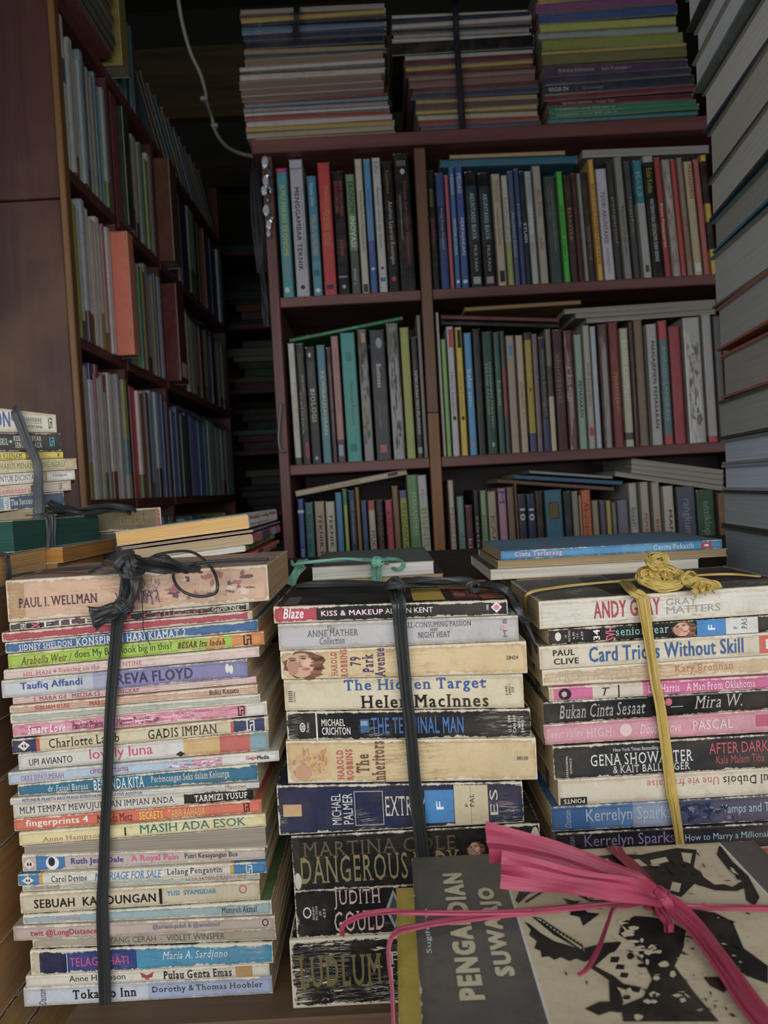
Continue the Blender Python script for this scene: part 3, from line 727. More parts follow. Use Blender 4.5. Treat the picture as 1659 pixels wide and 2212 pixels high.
 dict(zf=Z2, q=(120, 1170, 1280, 1520, 1105, 1200), c='b7bdc7', d='pale blue grey paperback at the bottom', w=.35, k=.15, b=[(820, 1540, '95a2be')],
      t=[('Tokaido Inn', 397, 756, .3, .78, '1e1714', 'sb', 0, 'title'), ('Dorothy & Thomas Hoobler', 845, 1466, .35, .75, '20202c', 's', 0, 'author_name'), ('Dastan', 205, 245, .1, .9, '5a5a60', 'i', 90)]),
]
stack(left_rows, Z1, .500, .112, 'the left stack', 'paperbacks in the left tied stack', base=TABLE, depth_j=.004)
Z3 = zoomf(570, 1180, 2.633); Z4 = zoomf(570, 1690, 2.633)
mid_rows = [
 dict(q=(55, 345, 440, 1388, 305, 395), c='1a1718', d='black paperback with red end panel', w=.6, k=.2, top='26272c', bot='b04030', b=[(50, 298, 'b01c3e')],
      t=[('Blaze', 108, 225, .28, .88, 'ece6e2', 'ib', 0, 'series_name'), ('KISS & MAKEUP', 325, 678, .36, .68, 'f0c8d4', 'b', 0, 'title'), ('ALISON KENT', 690, 962, .38, .7, 'e8e4e2', '', 0, 'author_name'),
         ('1006', 1265, 1280, .4, .75, WH, 'b', 90), ('#diamond', 1292, 1356, .2, .92, 'e8d8dc'), ('#disc', 1308, 1340, .38, .72, 'd06a88')],
      fp=[('#rect', .60, .74, .06, .62, 'd6b02c', '', 0, 'cover_picture'), ('#rect', .78, .90, .10, .50, '8a1c24', '', 0, 'cover_picture'), ('#rect', .74, .99, .52, .98, 'c27a34', '', 0, 'cover_picture'),
          ('#rect', .90, .99, .06, .5, 'c0682c', '', 0, 'cover_picture'), ('Alison Kent', .79, .89, .2, .42, 'd8d0cc', 'i'), ('#grid', .04, .10, .05, .35, 'a8a8a8', '', 0, 'small_print')]),
 dict(q=(82, 450, 600, 1450, 395, 535), c='b9b5b4', d='silver grey paperback with wrinkled wrap', w=.35, k=.1, ro=.25, film=True, p='cfc6b4', bot='a0302c',
      t=[('The', 360, 405, .68, .88, '55545e', 'si'), ('ANNE MATHER', 245, 538, .48, .72, '55545e', 's', 0, 'author_name'), ('Collection', 315, 457, .18, .45, '55545e', 'si'), ('ALL-CONSUMING PASSION', 800, 1182, .68, .88, '4e4c52', 's', 0, 'title'),
         ('AND', 943, 990, .53, .65, '4e4c52', 's'), ('NIGHT HEAT', 877, 1058, .28, .5, '4e4c52', 's'), ('M  B', 1362, 1384, .2, .9, '6a5a60', '', 90), ('#disc', 1345, 1368, .45, .65, 'd08a9a')]),
 dict(q=(95, 600, 760, 1498, 550, 725), c='d0b685', d='cream paperback with painted face and plum title', w=.7, k=.5, b=[(85, 370, 'cbb083')],
      t=[('#face', 104, 345, .02, .98, 'ffffff'), ('HAROLD', 380, 415, .1, .9, 'a8443a', 'sb', 90, 'author_name'), ('ROBBINS', 436, 474, .05, .98, 'a8443a', 'sb', 90, 'author_name'), ('79', 490, 552, .42, .72, '4a2f5c', 'sb', 90, 'title'),
         ('Park', 560, 622, .18, .8, '4a2f5c', 'sb', 90, 'title'), ('Avenue', 630, 688, .02, .98, '4a2f5c', 'sb', 90, 'title'), ('28424', 1380, 1448, .46, .58, DK)]),
 dict(q=(115, 770, 940, 1480, 735, 925), c='cfc4a4', d='cream paperback with blue and black serif lettering', w=.35, k=.35,
      t=[('The Hidden Target', 458, 1270, .52, .96, '1c4c92', 'sb', 0, 'title'), ('Helen MacInnes', 548, 1276, .07, .46, '1a1715', 'sb', 0, 'author_name'), ('FICTION', 168, 178, .3, .62, DK, '', 90), ('#grid', 138, 162, .3, .68, '2a2826', '', 0, 'small_print'),
         ('0-449-', 1375, 1390, .4, .7, DK, '', 90), ('24443-1', 1393, 1408, .4, .72, DK, '', 90), ('350', 1411, 1425, .48, .64, DK, '', 90)]),
 dict(q=(130, 950, 1105, 1520, 930, 1085), c='14161c', d='black paperback with bright blue title', w=.55, k=.75,
      t=[('#ring', 202, 235, .3, .62, WH), ('8B', 210, 228, .38, .54, WH, 'b', 90), ('Fiction', 240, 256, .3, .62, WH, '', 90), ('#rect', 295, 304, .02, .98, 'd8d4cc'), ('MICHAEL', 328, 462, .5, .74, 'd8d2c8', 'b', 0, 'author_name'), ('CRICHTON', 328, 490, .2, .46, 'd8d2c8', 'b', 0, 'author_name'),
         ('#rect', 548, 598, .26, .72, '2a5a86'), ('#rect', 550, 590, .5, .66, '7a9ab4'), ('THE TERMINAL MAN', 610, 1136, .22, .78, '2a62a4', 'bw', 0, 'title'), ('U.S. 599', 1390, 1406, .22, .8, WH, 'b', 90), ('CAN 699', 1418, 1434, .22, .8, WH, 'b', 90), ('345-', 1446, 1460, .35, .68, WH, 'b', 90), ('35462-1', 1464, 1478, .2, .76, WH, 'b', 90)]),
 dict(q=(130, 1120, 1360, 1555, 1105, 1335), c='cbb384', d='thick cream paperback with golden haired woman', w=.75, k=.7, b=[(120, 380, 'c9ac78')],
      t=[('#blobs6', 150, 380, .1, .9, ['c08a44', 'd0a060', 'b87a50', 'cda070']), ('#disc', 175, 265, .08, .45, 'c08c6a'), ('HAROLD', 415, 452, .1, .78, 'b8443a', 'sb', 90, 'author_name'), ('ROBBINS', 468, 505, .08, .8, 'b8443a', 'sb', 90, 'author_name'),
         ('The', 525, 598, .25, .68, '6a4a34', 'sb', 90, 'title'), ('Inheritors', 612, 688, -.0, .98, '6a4a34', 'sb', 90, 'title'), ('38130', 1440, 1505, .5, .58, DK)]),
 dict(zf=Z4, q=(80, 20, 300, 1475, 0, 235), c='202648', d='navy paperback with blue library sticker', w=.6, k=.65, bot='1c2c6a',
      t=[('#rect', 110, 215, .38, .62, 'c09a68'), ('MICHAEL', 385, 440, .18, .82, 'd0ccc4', 'w', 90, 'author_name'), ('PALMER', 450, 505, .18, .82, 'd0ccc4', 'w', 90, 'author_name'), ('#rect', 516, 520, .15, .86, 'b8b4a8'), ('#rect', 676, 680, .15, .86, 'b8b4a8'), ('#rect', 516, 680, .14, .155, 'b8b4a8'), ('#rect', 516, 680, .85, .865, 'b8b4a8'),
         ('EXTREME', 692, 960, .32, .74, 'c8c2b4', 'sw', 0, 'title'), ('#rect', 915, 1080, .12, .86, '1a78b8', '', 0, 'sticker'), ('F', 980, 1022, .42, .6, 'e0e4e8', 'b', 90), ('#rect', 1083, 1275, .05, .96, 'c2b490', '', 0, 'sticker'), ('#rect', 1176, 1178, .06, .94, '6a5a40', '', 0, 'small_print'),
         ('F', 1144, 1160, .45, .54, DK, 's', 90), ('PAL', 1172, 1196, .45, .75, DK, 's', 90), ('ES', 1285, 1330, .25, .85, 'c8c2b4', 's', 90, 'title')]),
 dict(zf=Z4, q=(165, 310, 600, 1572, 225, 525), c='17181a', d='thick black paperback with gilt lettering', w=.5, k=.45, b=[(160, 205, '2a2a2c')], D=.125, dy=-.002,
      t=[('MARTINA COLE', 225, 1090, .62, .88, '5c5036', 'sw', 0, 'author_name'), ('DANGEROUS LADY', 210, 1110, .14, .62, '8a7a50', 's', 0, 'title'), ('#face', 1150, 1260, .42, .74, 'ffffff'), ('#disc', 170, 210, .05, .35, 'c0bab0', '', 0, 'torn_patch'), ('#disc', 1520, 1570, .55, .95, 'c8bca4', '', 0, 'torn_patch')]),
 dict(zf=Z4, q=(180, 645, 895, 1590, 560, 812), c='121319', d='black paperback with pink capitals', w=.65, k=.5,
      t=[('JUDITH', 402, 668, .56, .95, 'c9a69c', 's', 0, 'author_name'), ('GOULD', 398, 682, .1, .52, 'c9a69c', 's', 0, 'author_name'), ('#ring', 222, 270, .42, .65, WH), ('SIGNET', 276, 288, .38, .66, WH, '', 90), ('FICTION', 294, 306, .38, .66, WH, '', 90), ('JE', 314, 328, .46, .56, WH, '', 90), ('623', 336, 350, .42, .6, WH, '', 90),
         ('#diamond', 692, 790, .1, .92, '8a9296'), ('#diamond', 712, 772, .22, .8, '3a4450')]),
 dict(zf=Z4, q=(155, 915, 1300, 1560, 830, 1225), c='101518', d='thick peeling black paperback with gilt capitals', w=.95, k=1.0,
      t=[('LUDLUM', 200, 672, .3, .75, '6f6236', 'sbw', 0, 'author_name'), ('THE', 705, 900, .58, .76, 'bdb8a4', 'sw', 0, 'title'), ('ICARUS', 705, 1300, .34, .54, 'bdb8a4', 'sw', 0, 'title')]),
]
stack(mid_rows, Z3, .486, .108, 'the middle stack', 'paperbacks in the middle tied stack', base=TABLE, depth_j=.002, seed=5)
Z5 = zoomf(1100, 1180, 2.968); Z6 = zoomf(1100, 1690, 2.968)
SL = .182
right_rows = [
 dict(q=(195, 355, 530, 1659, 255, 445), c='d2ccbe', d='white paperback with crimson condensed title', w=.85, k=.75, top='5c5a58', xr=SL, p='b09a70',
      t=[('ANDY GRAY', 545, 972, .26, .86, 'a81f3c', 'bw', 0, 'author_name'), ('GRAY', 1010, 1210, .55, .78, '9a9894', 'w', 0, 'title'), ('MATTERS', 1012, 1358, .26, .52, '9a9894', 'w', 0, 'title')],
      fp=[('#rect', .30, .40, .10, .9, '1c1c1e', '', 0, 'cover_picture'), ('#rect', .42, .98, .3, .96, '3a2226', '', 0, 'cover_picture'), ('GRAY', .56, .63, .15, .5, 'b8b4b0', 'b')]),
 dict(q=(255, 545, 635, 1659, 440, 545), c='17181a', d='black paperback with smiling portrait and library stickers', w=.3, k=.2, xr=SL * .985,
      t=[('#disc', 295, 335, .25, .8, WH), ('YA', 358, 370, .4, .62, WH, '', 90), ('FICTION', 380, 394, .2, .85, WH, '', 90), ('4.50', 408, 422, .3, .75, WH, '', 90), ('U.S.', 432, 444, .35, .7, WH, '', 90), ('6.99', 462, 476, .25, .75, WH, '', 90), ('34', 540, 582, .18, .82, 'e8e6e0', 'b', 90), ('SVH', 618, 682, .1, .92, 'd05a7c', 'b', 90),
         ('senior year', 685, 1024, .2, .82, '8fc8b4', 's', 0, 'title'), ('#face', 1036, 1204, .03, .97, 'ffffff'), ('#rect', 1204, 1390, .02, .98, '1878ba', '', 0, 'sticker'), ('F', 1275, 1322, .36, .66, 'e0e8ec', 'b', 90), ('#rect', 1390, 1596, .03, .97, 'cfd0ca', '', 0, 'sticker'), ('F', 1440, 1462, .3, .48, DK, 's', 90), ('PAS', 1490, 1525, .3, .92, DK, 's', 90)]),
 dict(q=(195, 650, 795, 1659, 560, 700), c='cfc4ac', d='cream paperback with large blue title', w=.75, k=.5, top='6a5a48', xr=SL,
      t=[('PAUL', 282, 422, .56, .82, '1c1a1a', 'b', 0, 'author_name'), ('CLIVE', 285, 446, .2, .46, '1c1a1a', 'b', 0, 'author_name'), ('Card Tricks Without Skill', 512, 1502, .2, .86, '1f5590', 'bw', 0, 'title'), ('#rect', 1606, 1700, .12, .9, 'c84a38'), ('F', 1645, 1680, .3, .72, 'e8e0d8', 'b')]),
 dict(q=(218, 800, 905, 1659, 705, 825), c='c9ae84', d='scuffed cream paperback with faded lettering', w=.95, k=.95, xr=SL, t=[('FROM A WISH', 320, 800, .25, .78, 'b0a898', 'sw'), ('Katy Brennan', 1070, 1450, .25, .8, 'b8704e', 'sw')]),
 dict(q=(255, 910, 995, 1659, 830, 915), c='c8568c', d='magenta pink paperback with cream middle panel', w=.4, k=.25, xr=SL * .98, b=[(250, 285, 'c9b494'), (535, 858, 'cbbfae')],
      t=[('#disc', 315, 398, .1, .9, '17151a'), ('#disc', 335, 370, .3, .7, 'd890b0'), ('T', 595, 645, .25, .8, DK, 'i'), ('#rect', 698, 706, .05, .95, DK), ('Lisa Harris', 888, 1088, .25, .8, 'f0dce4', 's', 0, 'author_name'), ('A Man From Oklahoma', 1132, 1574, .25, .8, 'eed8e2', 's', 0, 'title')]),
 dict(q=(225, 1010, 1150, 1659, 920, 1045), c='1b1c1e', d='black paperback with thin silver script title', w=.3, k=.1, film=True, ro=.25, xr=SL,
      t=[('Bukan Cinta Sesaat', 325, 880, .22, .82, 'a8a6a2', 'si', 0, 'title'), ('#disc', 1005, 1050, .5, .85, 'c04a60'), ('#rect', 1040, 1120, .42, .46, 'a0a0a0'), ('Mira W.', 1190, 1500, .28, .86, 'b0aeaa', 'si', 0, 'author_name')]),
 dict(q=(228, 1155, 1285, 1659, 1060, 1200), c='c98a96', d='rose pink paperback with pale lettering', w=.3, k=.2, xr=SL,
      t=[('Sweet Valley', 240, 480, .2, .75, 'dcb4b8', 'i'), ('HIGH', 498, 665, .28, .7, 'd8b0b4', 'sb'), ('#disc', 715, 795, .22, .8, 'dcbcb8'), ('Double Love', 845, 1110, .3, .72, 'e6c8c8', 'i', 0, 'title'), ('PASCAL', 1185, 1444, .3, .74, 'dcbcb8', 'b', 0, 'author_name'), ('#rect', 1596, 1690, .3, .8, 'b83a64')]),
 dict(q=(285, 1290, 1500, 1659, 1210, 1420), c='2e2e31', d='thick charcoal paperback with red words at right', w=.5, k=.15, xr=SL * .97,
      t=[('New York Times Bestselling Author', 670, 1040, .72, .86, 'd0cecc', '', 0, 'small_print'), ('GENA SHOWALTER', 522, 1180, .36, .7, 'd8d6d2', 's', 0, 'author_name'), ('& KAIT BALLENGER', 663, 1158, .12, .34, 'd0cecc', 's', 0, 'author_name'), ('AFTER DARK', 1282, 1662, .52, .84, 'c03a48', '', 0, 'title'), ('Kala Malam Tiba', 1325, 1632, .22, .46, 'b03a48', ''),
         ('PARANORMAL', 362, 376, .1, .72, WH, '', 90), ('ROMANCE', 386, 400, .2, .64, WH, '', 90)]),
 dict(q=(318, 1510, 1674, 1659, 1430, 1599), c='cfc4ae', d='cream paperback with its lettering upside down', w=.45, k=.3, xr=SL * .96,
      t=[('Une vie française', 890, 1356, .5, .86, 'b8505a', 's', 180, 'title'), ('Jean-Paul Dubois', 1380, 1900, .45, .88, '24201e', 's', 180, 'author_name'), ('#rect', 330, 500, .05, .32, '141314'), ('POINTS', 352, 486, .1, .27, WH, 'b', 180)]),
 dict(zf=Z6, q=(275, 170, 325, 1659, 90, 260), c='3d6496', d='blue paperback with misty night scene', w=.35, k=.1, xr=SL * .975, b=[(270, 520, '1d5a94'), (520, 800, '3f72a8'), (800, 1060, '8a9ab8'), (1060, 1320, '3a4266'), (1320, 1800, '4c4a62')],
      t=[('Kerrelyn Sparks', 498, 1046, .2, .85, 'b4bcc8', '', 0, 'author_name'), ('Vamps and The City', 1370, 1850, .3, .75, '9ec0cc', '', 0, 'title'), ('Dastan', 358, 400, .15, .85, '9ab0c8', 'i', 90), ('#blobs7', 1100, 1500, .1, .95, ['262c48', '6a7090', '3a4260', '1c2238'])]),
 dict(zf=Z6, q=(295, 335, 480, 1659, 260, 410), c='1f1c28', d='dark violet paperback with pale blue title', w=.35, k=.1, xr=SL * .97,
      t=[('Kerrelyn Sparks', 484, 1060, .25, .88, '8a7aa8', '', 0, 'author_name'), ('How to Marry a Millionaire Vampire', 1128, 1900, .35, .7, '8ab4c4', '', 0, 'title'), ('Dastan', 380, 420, .15, .85, '8a90a0', 'i', 90)]),
 dict(zf=Z6, q=(290, 490, 700, 1659, 420, 630), c='8a3a34', d='thick brick red paperback', xr=SL * .98), dict(zf=Z6, q=(285, 700, 910, 1659, 630, 840), c='c2b494', d='thick cream paperback', xr=SL),
 dict(zf=Z6, q=(285, 910, 1140, 1659, 840, 1070), c='2c3a5c', d='thick navy paperback', xr=SL), dict(zf=Z6, q=(280, 1140, 1420, 1659, 1070, 1350), c='6a6a5c', d='thick olive grey paperback at the bottom', xr=SL),
]
stack(right_rows, Z5, .497, .112, 'the right stack', 'paperbacks in the right tied stack', base=TABLE, depth_j=.003, seed=9)
def darker(h, k):
    c = [int(h[i:i + 2], 16) for i in (0, 2, 4)]; return '%02x%02x%02x' % tuple(max(0, min(255, int(x * k))) for x in c)
# ------------------------------------------------------------------ piles on the riser behind the front stacks
Z7 = zoomf(0, 860, 4.608)
a_rows = [
 dict(q=(0, 95, 340, 560, 160, 340), c='cfc8b4', d='thick cream paperback with blue capitals', w=.25, k=.15, xl=.178,
      t=[('PAPILLON', -380, 96, .22, .88, '1c3f92', 'b', 0, 'title'), ('HENRI CHARRIERE', 90, 412, .5, .72, '4a4642', '', 0, 'author_name'), ('#rect', 200, 415, .44, .46, '4a4642'), ('BUKU PERTAMA', 180, 418, .2, .36, '3a3634', ''), ('#logo', 478, 515, .22, .78, '2a2826')]),
 dict(q=(0, 340, 530, 605, 350, 525), c='16191b', d='black paperback with cyan emblem', w=.35, xl=.178,
      t=[('NH. DINI - ASRUL', -200, 76, .35, .7, WH, 's'), ('#disc', 88, 118, .45, .6, '5ac0d0'), ('KEBAT GEBYAR', 133, 412, .55, .82, WH, 's', 0, 'title'), ('SEBUAH PLAZA', 145, 412, .2, .48, WH, 's', 0, 'title'), ('#logo', 492, 540, .28, .75, '2fa0c4')]),
 dict(q=(0, 535, 615, 628, 530, 602), c='d8c424', d='bright yellow thin paperback', w=.25, k=.1, xl=.172, b=[(248, 300, '8a6a1c')], t=[('DI LEMBAR KEENAM', -220, 215, .15, .8, '4a4420', 's'), ('BUKIT', 370, 465, .3, .75, 'c88a1c'), ('8', 570, 590, .3, .75, '3a3020', 'b')]),
 dict(q=(0, 618, 752, 760, 590, 708), c='c4b987', d='pale straw paperback jutting out furthest right', w=.5, k=.5, xl=.182, b=[(640, 760, 'bca67e')], t=[('YANG KALAH HARUS MENANGGUNG NGILU', -300, 640, .3, .75, '6a6238', 's')]),
 dict(q=(0, 755, 872, 745, 712, 810), c='d2cfc8', d='white paperback with small serif lettering', w=.3, xl=.178, b=[(430, 462, 'a8825a')], t=[('TIDAK UNTUK DICINTAI', -180, 345, .3, .8, '3a3836', 's'), ('A.Hampson', 515, 664, .35, .75, '4a4846', 's')]),
 dict(q=(0, 875, 980, 705, 820, 920), c='c4aa9c', d='dusty pink paperback with coral lettering', w=.5, xl=.176, b=[(300, 345, '3a3230'), (345, 710, 'bfb0a0')], t=[('Istri Sementara', -160, 290, .2, .75, 'c05a52', 's'), ('#logo', 585, 612, .2, .8, '5a5450')]),
 dict(q=(0, 985, 1172, 635, 925, 1078), c='173f5c', d='dark teal blue paperback with white script', w=.5, k=.3, xl=.18, t=[('#rect', -30, 40, .1, .9, '6a8aa0'), ('#rect', 40, 100, .12, .92, 'c8ccc8'), ('HARRIS', 50, 92, .15, .9, '3a4450', 's', 90), ('The Success', 108, 330, .35, .75, 'd8dcd8', 's', 0, 'title')]),
 dict(q=(0, 1175, 1290, 560, 1085, 1200), c='b89a8c', d='rose beige paperback with coral words', w=.6, xl=.178, t=[('SUAMI', -120, 190, .15, .75, 'b8604e', 'sb'), ('EVEREST', 200, 330, .25, .8, '2a2420', 's'), ('#disc', 440, 560, .3, .95, '5f8a70')]),
]
stack(a_rows, Z7, .70, .112, 'the far left stack', 'paperbacks in the far left stack', depth_j=.003, seed=11, yaw=24, through=(60, 1000), base=EZ - .0068)
def prism_book(name, label, group, x, y, z0, z1, yaw, L, D, col, page, tilt=0, **k):
    """lying book placed by the corner of its spine start; tilt lifts its far end"""
    return book(name, label, group, (x, y, z0), RZ(yaw) @ RY(tilt), (0, L, 0, 0, z1 - z0, z1 - z0, D), col, page=page, **k)
# brown paged pile at the far left whose page faces run along the bench
KX = -.300
kz = [(-.45, -.405), (-.405, -.375), (-.375, -.32), (-.32, -.2535), (-.2535, -.206), (-.206, -.160), (-.160, -.112), (-.112, -.060), (-.060, -.0365)]
kp = ['b8905c', 'b8905c', 'b48a5c', 'b0844e', 'a87c4e', '7a583a', '6a4c34', '8a6844', 'd8ac70']
kc = ['5a4030', '6a4a34', '4a3a30', '7a5a3a', '8a8478', '3a2c28', '4a3430', '3a3430', '4c4a4a']
for i, (a, b) in enumerate(kz):
    book('pulp_novel', ('thick book with brown page edges, %s from the bottom of the leftmost pile' % ordn(i + 1)) if i < 8 else 'book with golden page edges topping the leftmost pile', 'brown paged books in the leftmost pile',
         (KX - .125 - .002 * (i % 3), .646 if i == 8 else .640, EZ + a + .0001), RZ(-90), (0, .18, 0, 0, b - a - .0002, b - a - .0002, .125), kc[i], page=kp[i], fleck=.5)
# two more page faces and the green edged volume behind it
T0 = -.288
book('pulp_novel', 'orange brown page block under the green edged volume', 'books in the pile behind the leftmost pile', (T0 - .115, .765, EZ - .0505), RZ(-92), (0, .115, 0, 0, .0135, .0135, .118), 'b8b0a0', page='b8803f', fleck=.3)
book('pulp_novel', 'tan page block with white cover, second under the green edged volume', 'books in the pile behind the leftmost pile', (T0 - .118, .75, EZ - .0635), RZ(-92), (0, .10, 0, 0, .0128, .0128, .115), 'c8c4bc', page='ab7a46', fleck=.3)
book('pulp_novel', 'dark covered book lowest under the green edged volume', 'books in the pile behind the leftmost pile', (T0 - .118, .765, RISER + .0005), RZ(-92), (0, .115, 0, 0, .0355, .0355, .115), '2c2a2c', page='8a6a44', fleck=.3)
book('hardcover_book', 'old volume with dark green stained page edges and black strap', None, (T0 - .125, .752, EZ - .0365), RZ(-101), (0, .125, 0, 0, .0255, .0265, .128), '3a4436', page='1f4a40', fleck=.05, hard=False, inset=.0002)
sp = P(348, 1120, .775)
book('hardcover_book', 'worn olive hardcover with gilt spine lettering behind the green edged volume', None, (sp.x - .178 * math.cos(.3), .775 - .178 * math.sin(.3), EZ - .030), RZ(17.2), (0, .178, 0, 0, .0230, .0230, .11), '6a5f3c',
     texts=[('THE LILY', .76, .93, .3, .66, '94733a', 's', 0, 'title')], bands=[(.965, 1.0, '8a5a42')], wear=.85, crack=.6, page='b09a70', hard=True)
book('hardcover_book', 'grey hardcover supporting the worn olive volume', None, (sp.x - .08 * math.cos(.3), .777 - .08 * math.sin(.3), RISER + .0005), RZ(17.2), (0, .078, 0, 0, .069, .069, .09), '4a4844', page='a08a60', hard=True)
# bundle with page edges to the front and coloured spines at its right end
Z8 = zoomf(0, 850, 2.676)
bt = math.radians(4.6)
def bundle(rows, Y, tilt, group, where, Dd):
    for i, (X0, Y0, X1, th, col, pg, d, tx) in enumerate(rows):
        p0 = P(*Z8(X0, Y0), Y); p1 = P(*Z8(X1, Y0), Y); L = p1.x - p0.x
        # spine faces +X: local y runs to -X, local x runs away
        R = RY(-tilt) @ RZ(90)
        t = th / 2.676 / FPX * Y
        base = p0 + (RY(-tilt) @ Vector((0, 0, -t)))
        org = base + (RY(-tilt) @ Vector((L, 0, 0)))
        book('paperback_book', d + ', ' + where, group, org, R, (0, .178, 0, 0, t - .0002, t - .0002, L), col, tx, page=pg, wear=.3, crack=.1, fleck=.4)
b_rows = [
 (660, 800, 1440, 84, 'd2d0cc', 'd8ae70', 'white spined book on top', [('Melalui Lorong Waktu', .05, .95, .5, .85, 'b8303c', 'b'), ('lampiran', .05, .6, .15, .35, '5a5a5a')]),
 (700, 889, 1470, 14, '8a6a92', '9a7a58', 'thin lilac spined book, second', [('lettering here', .05, .9, .2, .8, '3a2a5a')]),
 (770, 903, 1465, 58, 'b04a64', 'b4a07c', 'book with pink and blue spine, third', [('#rect', .3, .55, .05, .95, '2a3a66'), ('#rect', .62, .8, .1, .9, '8a94b0')]),
 (765, 963, 1425, 38, '8a9a2c', 'd8d4ca', 'book with white pages and lime spine, fourth', [('KISAH CINTA', .1, .8, .25, .75, '2a2c10', 'b')]),
 (850, 1003, 1460, 26, 'c83c48', 'b08a58', 'book with red spine, fifth', [('#rect', .2, .35, .1, .9, '2a2226')]),
 (800, 1030, 1440, 34, 'a8285c', 'b0905c', 'book with magenta spine, sixth', [('#rect', .0, .1, .0, 1, '2a3468'), ('lilin', .3, .7, .25, .75, 'd8a0b8', 'i')]),
]
bundle(b_rows, .665, bt, 'books in the slanting bundle', 'in the slanting bundle', .178)
# thick book under the slanting bundle
q = P(*Z8(800, 1075), .665)
book('paperback_book', 'thick grey book propping up the slanting bundle from below', None, (q.x + .01, .668, RISER + .0005), I3, (0, .075, 0, .0, max(.01, q.z - RISER - .004), max(.02, q.z - RISER + .006), .16), '6a665e', page='a89468')
# bundle with mint string behind the middle stack
Z9 = zoomf(600, 980, 4.366)
def flatbook(X0, Ya, Yb, X1, zf, Y, D, col, pg, name, label, group, flip, texts=(), top=None, bands=(), zfix=None, **k):
    a = P(*zf(X0, Ya), Y); b = P(*zf(X0, Yb), Y); c = P(*zf(X1, (Ya + Yb) / 2), Y)
    L = c.x - a.x; zb, zt = b.z, a.z
    if zfix: zb, zt = zfix
    if flip: return book(name, label, group, (c.x, Y + D, zb), RZ(180), (0, L, 0, 0, zt - zb, zt - zb, D), col, texts, bands, top, page=pg, **k)
    return book(name, label, group, (a.x, Y, zb), I3, (0, L, 0, 0, zt - zb, zt - zb, D), col, texts, bands, top, page=pg, **k)
g_top = P(*Z9(260, 1075), .75).z; g_mid = P(*Z9(265, 1200), .75).z
flatbook(255, 0, 0, 1420, Z9, .75, .18, '5c6664', 'd6d3c8', 'paperback_book', 'white paged book tied with mint green string', None, True, zfix=(g_mid, g_top), wear=.3, top='6a7674', fleck=.05)
flatbook(345, 0, 0, 1505, Z9, .752, .17, '2a3054', 'b49a74', 'paperback_book', 'tan paged book under the mint tied white paged book', None, True, zfix=(RISER + .0004, g_mid - .0002), wear=.3)
# blue spined bundle behind the right stack
Z10 = zoomf(930, 970, 2.276)
c1t, c1b = P(*Z10(320, 505), .635).z, P(*Z10(320, 552), .635).z
c2b = P(*Z10(310, 592), .635).z; c3b = P(*Z10(265, 648), .635).z
flatbook(320, 0, 0, 1415, Z10, .637, .125, '2c82b4', 'a4906c', 'paperback_book', 'sky blue paperback with pink and white lettering behind the raffia-tied stack', None, False, zfix=(c1b, c1t), top='5d86a4', wear=.2, crack=.05,
         texts=[('Cinta Terlarang', .062, .278, .2, .85, 'e6a8b4', 'sb', 0, 'title'), ('Cerita Pekasih', .69, .872, .25, .8, 'c4d4dc', 's', 0, 'author_name'), ('#rect', .905, .953, .2, .75, 'b01c34', '', 0, 'publisher_emblem'), ('#disc', .917, .94, .35, .6, 'e0d0d0')], bands=[(.2, .42, '2f8cc0'), (.55, .8, '4a90b8')])
flatbook(300, 0, 0, 1440, Z10, .640, .125, '6a4a34', '9c8662', 'paperback_book', 'brown paged book directly under the sky blue paperback', None, True, zfix=(c2b, c1b - .0002), wear=.3)
flatbook(262, 0, 0, 1300, Z10, .637, .135, '4a4c4a', 'cdc6b6', 'paperback_book', 'speckled white paged book, second under the sky blue paperback', None, True, zfix=(c3b, c2b - .0002), wear=.3, fleck=.9)
flatbook(390, 0, 0, 1200, Z10, .640, .12, '3a3430', 'b89a66', 'paperback_book', 'golden paged book lowest under the sky blue paperback', None, True, zfix=(RISER + .0004, c3b - .0002), wear=.3)

# tall pile of large hardcovers at the right edge
hx, hy = .345, .735
HB = [(-.0995, -.056, '55595c', '7f8588'), (-.056, -.020, '4a4e52', '8d9294'), (-.020, .0055, 'b4bac6', 'aab0be'), (.0055, .031, 'a9aeb8', 'a6abb6'), (.031, .0695, '4f5454', '8f8d86'), (.0695, .072, '5a5a58', 'a06048'),
      (.072, .116, 'c0664c', '8a857e'), (.116, .120, 'b85a40', '8a857e'), (.120, .163, 'c2684a', '94928e'), (.163, .2145, '75827f', '9a9894'), (.2145, .2180, '3a8aa8', '8f8f8b'), (.218, .250, '2f86ac', '85837c'), (.250, .289, '4c4a54', 'a4a29c'),
      (.289, .337, '5a5e66', 'a09c92'), (.337, .377, '3c5470', 'b0aea8'), (.377, .407, '8a9a96', 'aeb2b0'), (.407, .437, '8c9c9a', 'acb0b0'), (.437, .470, '4a4a50', 'b0b2b2'), (.470, .515, '9a5a44', 'b8b4ac'), (.515, .56, '6a6e74', 'aaaaa6'), (.56, .61, '4a5a6a', 'aeaca6')]
rh = random.Random(21)
k = 0
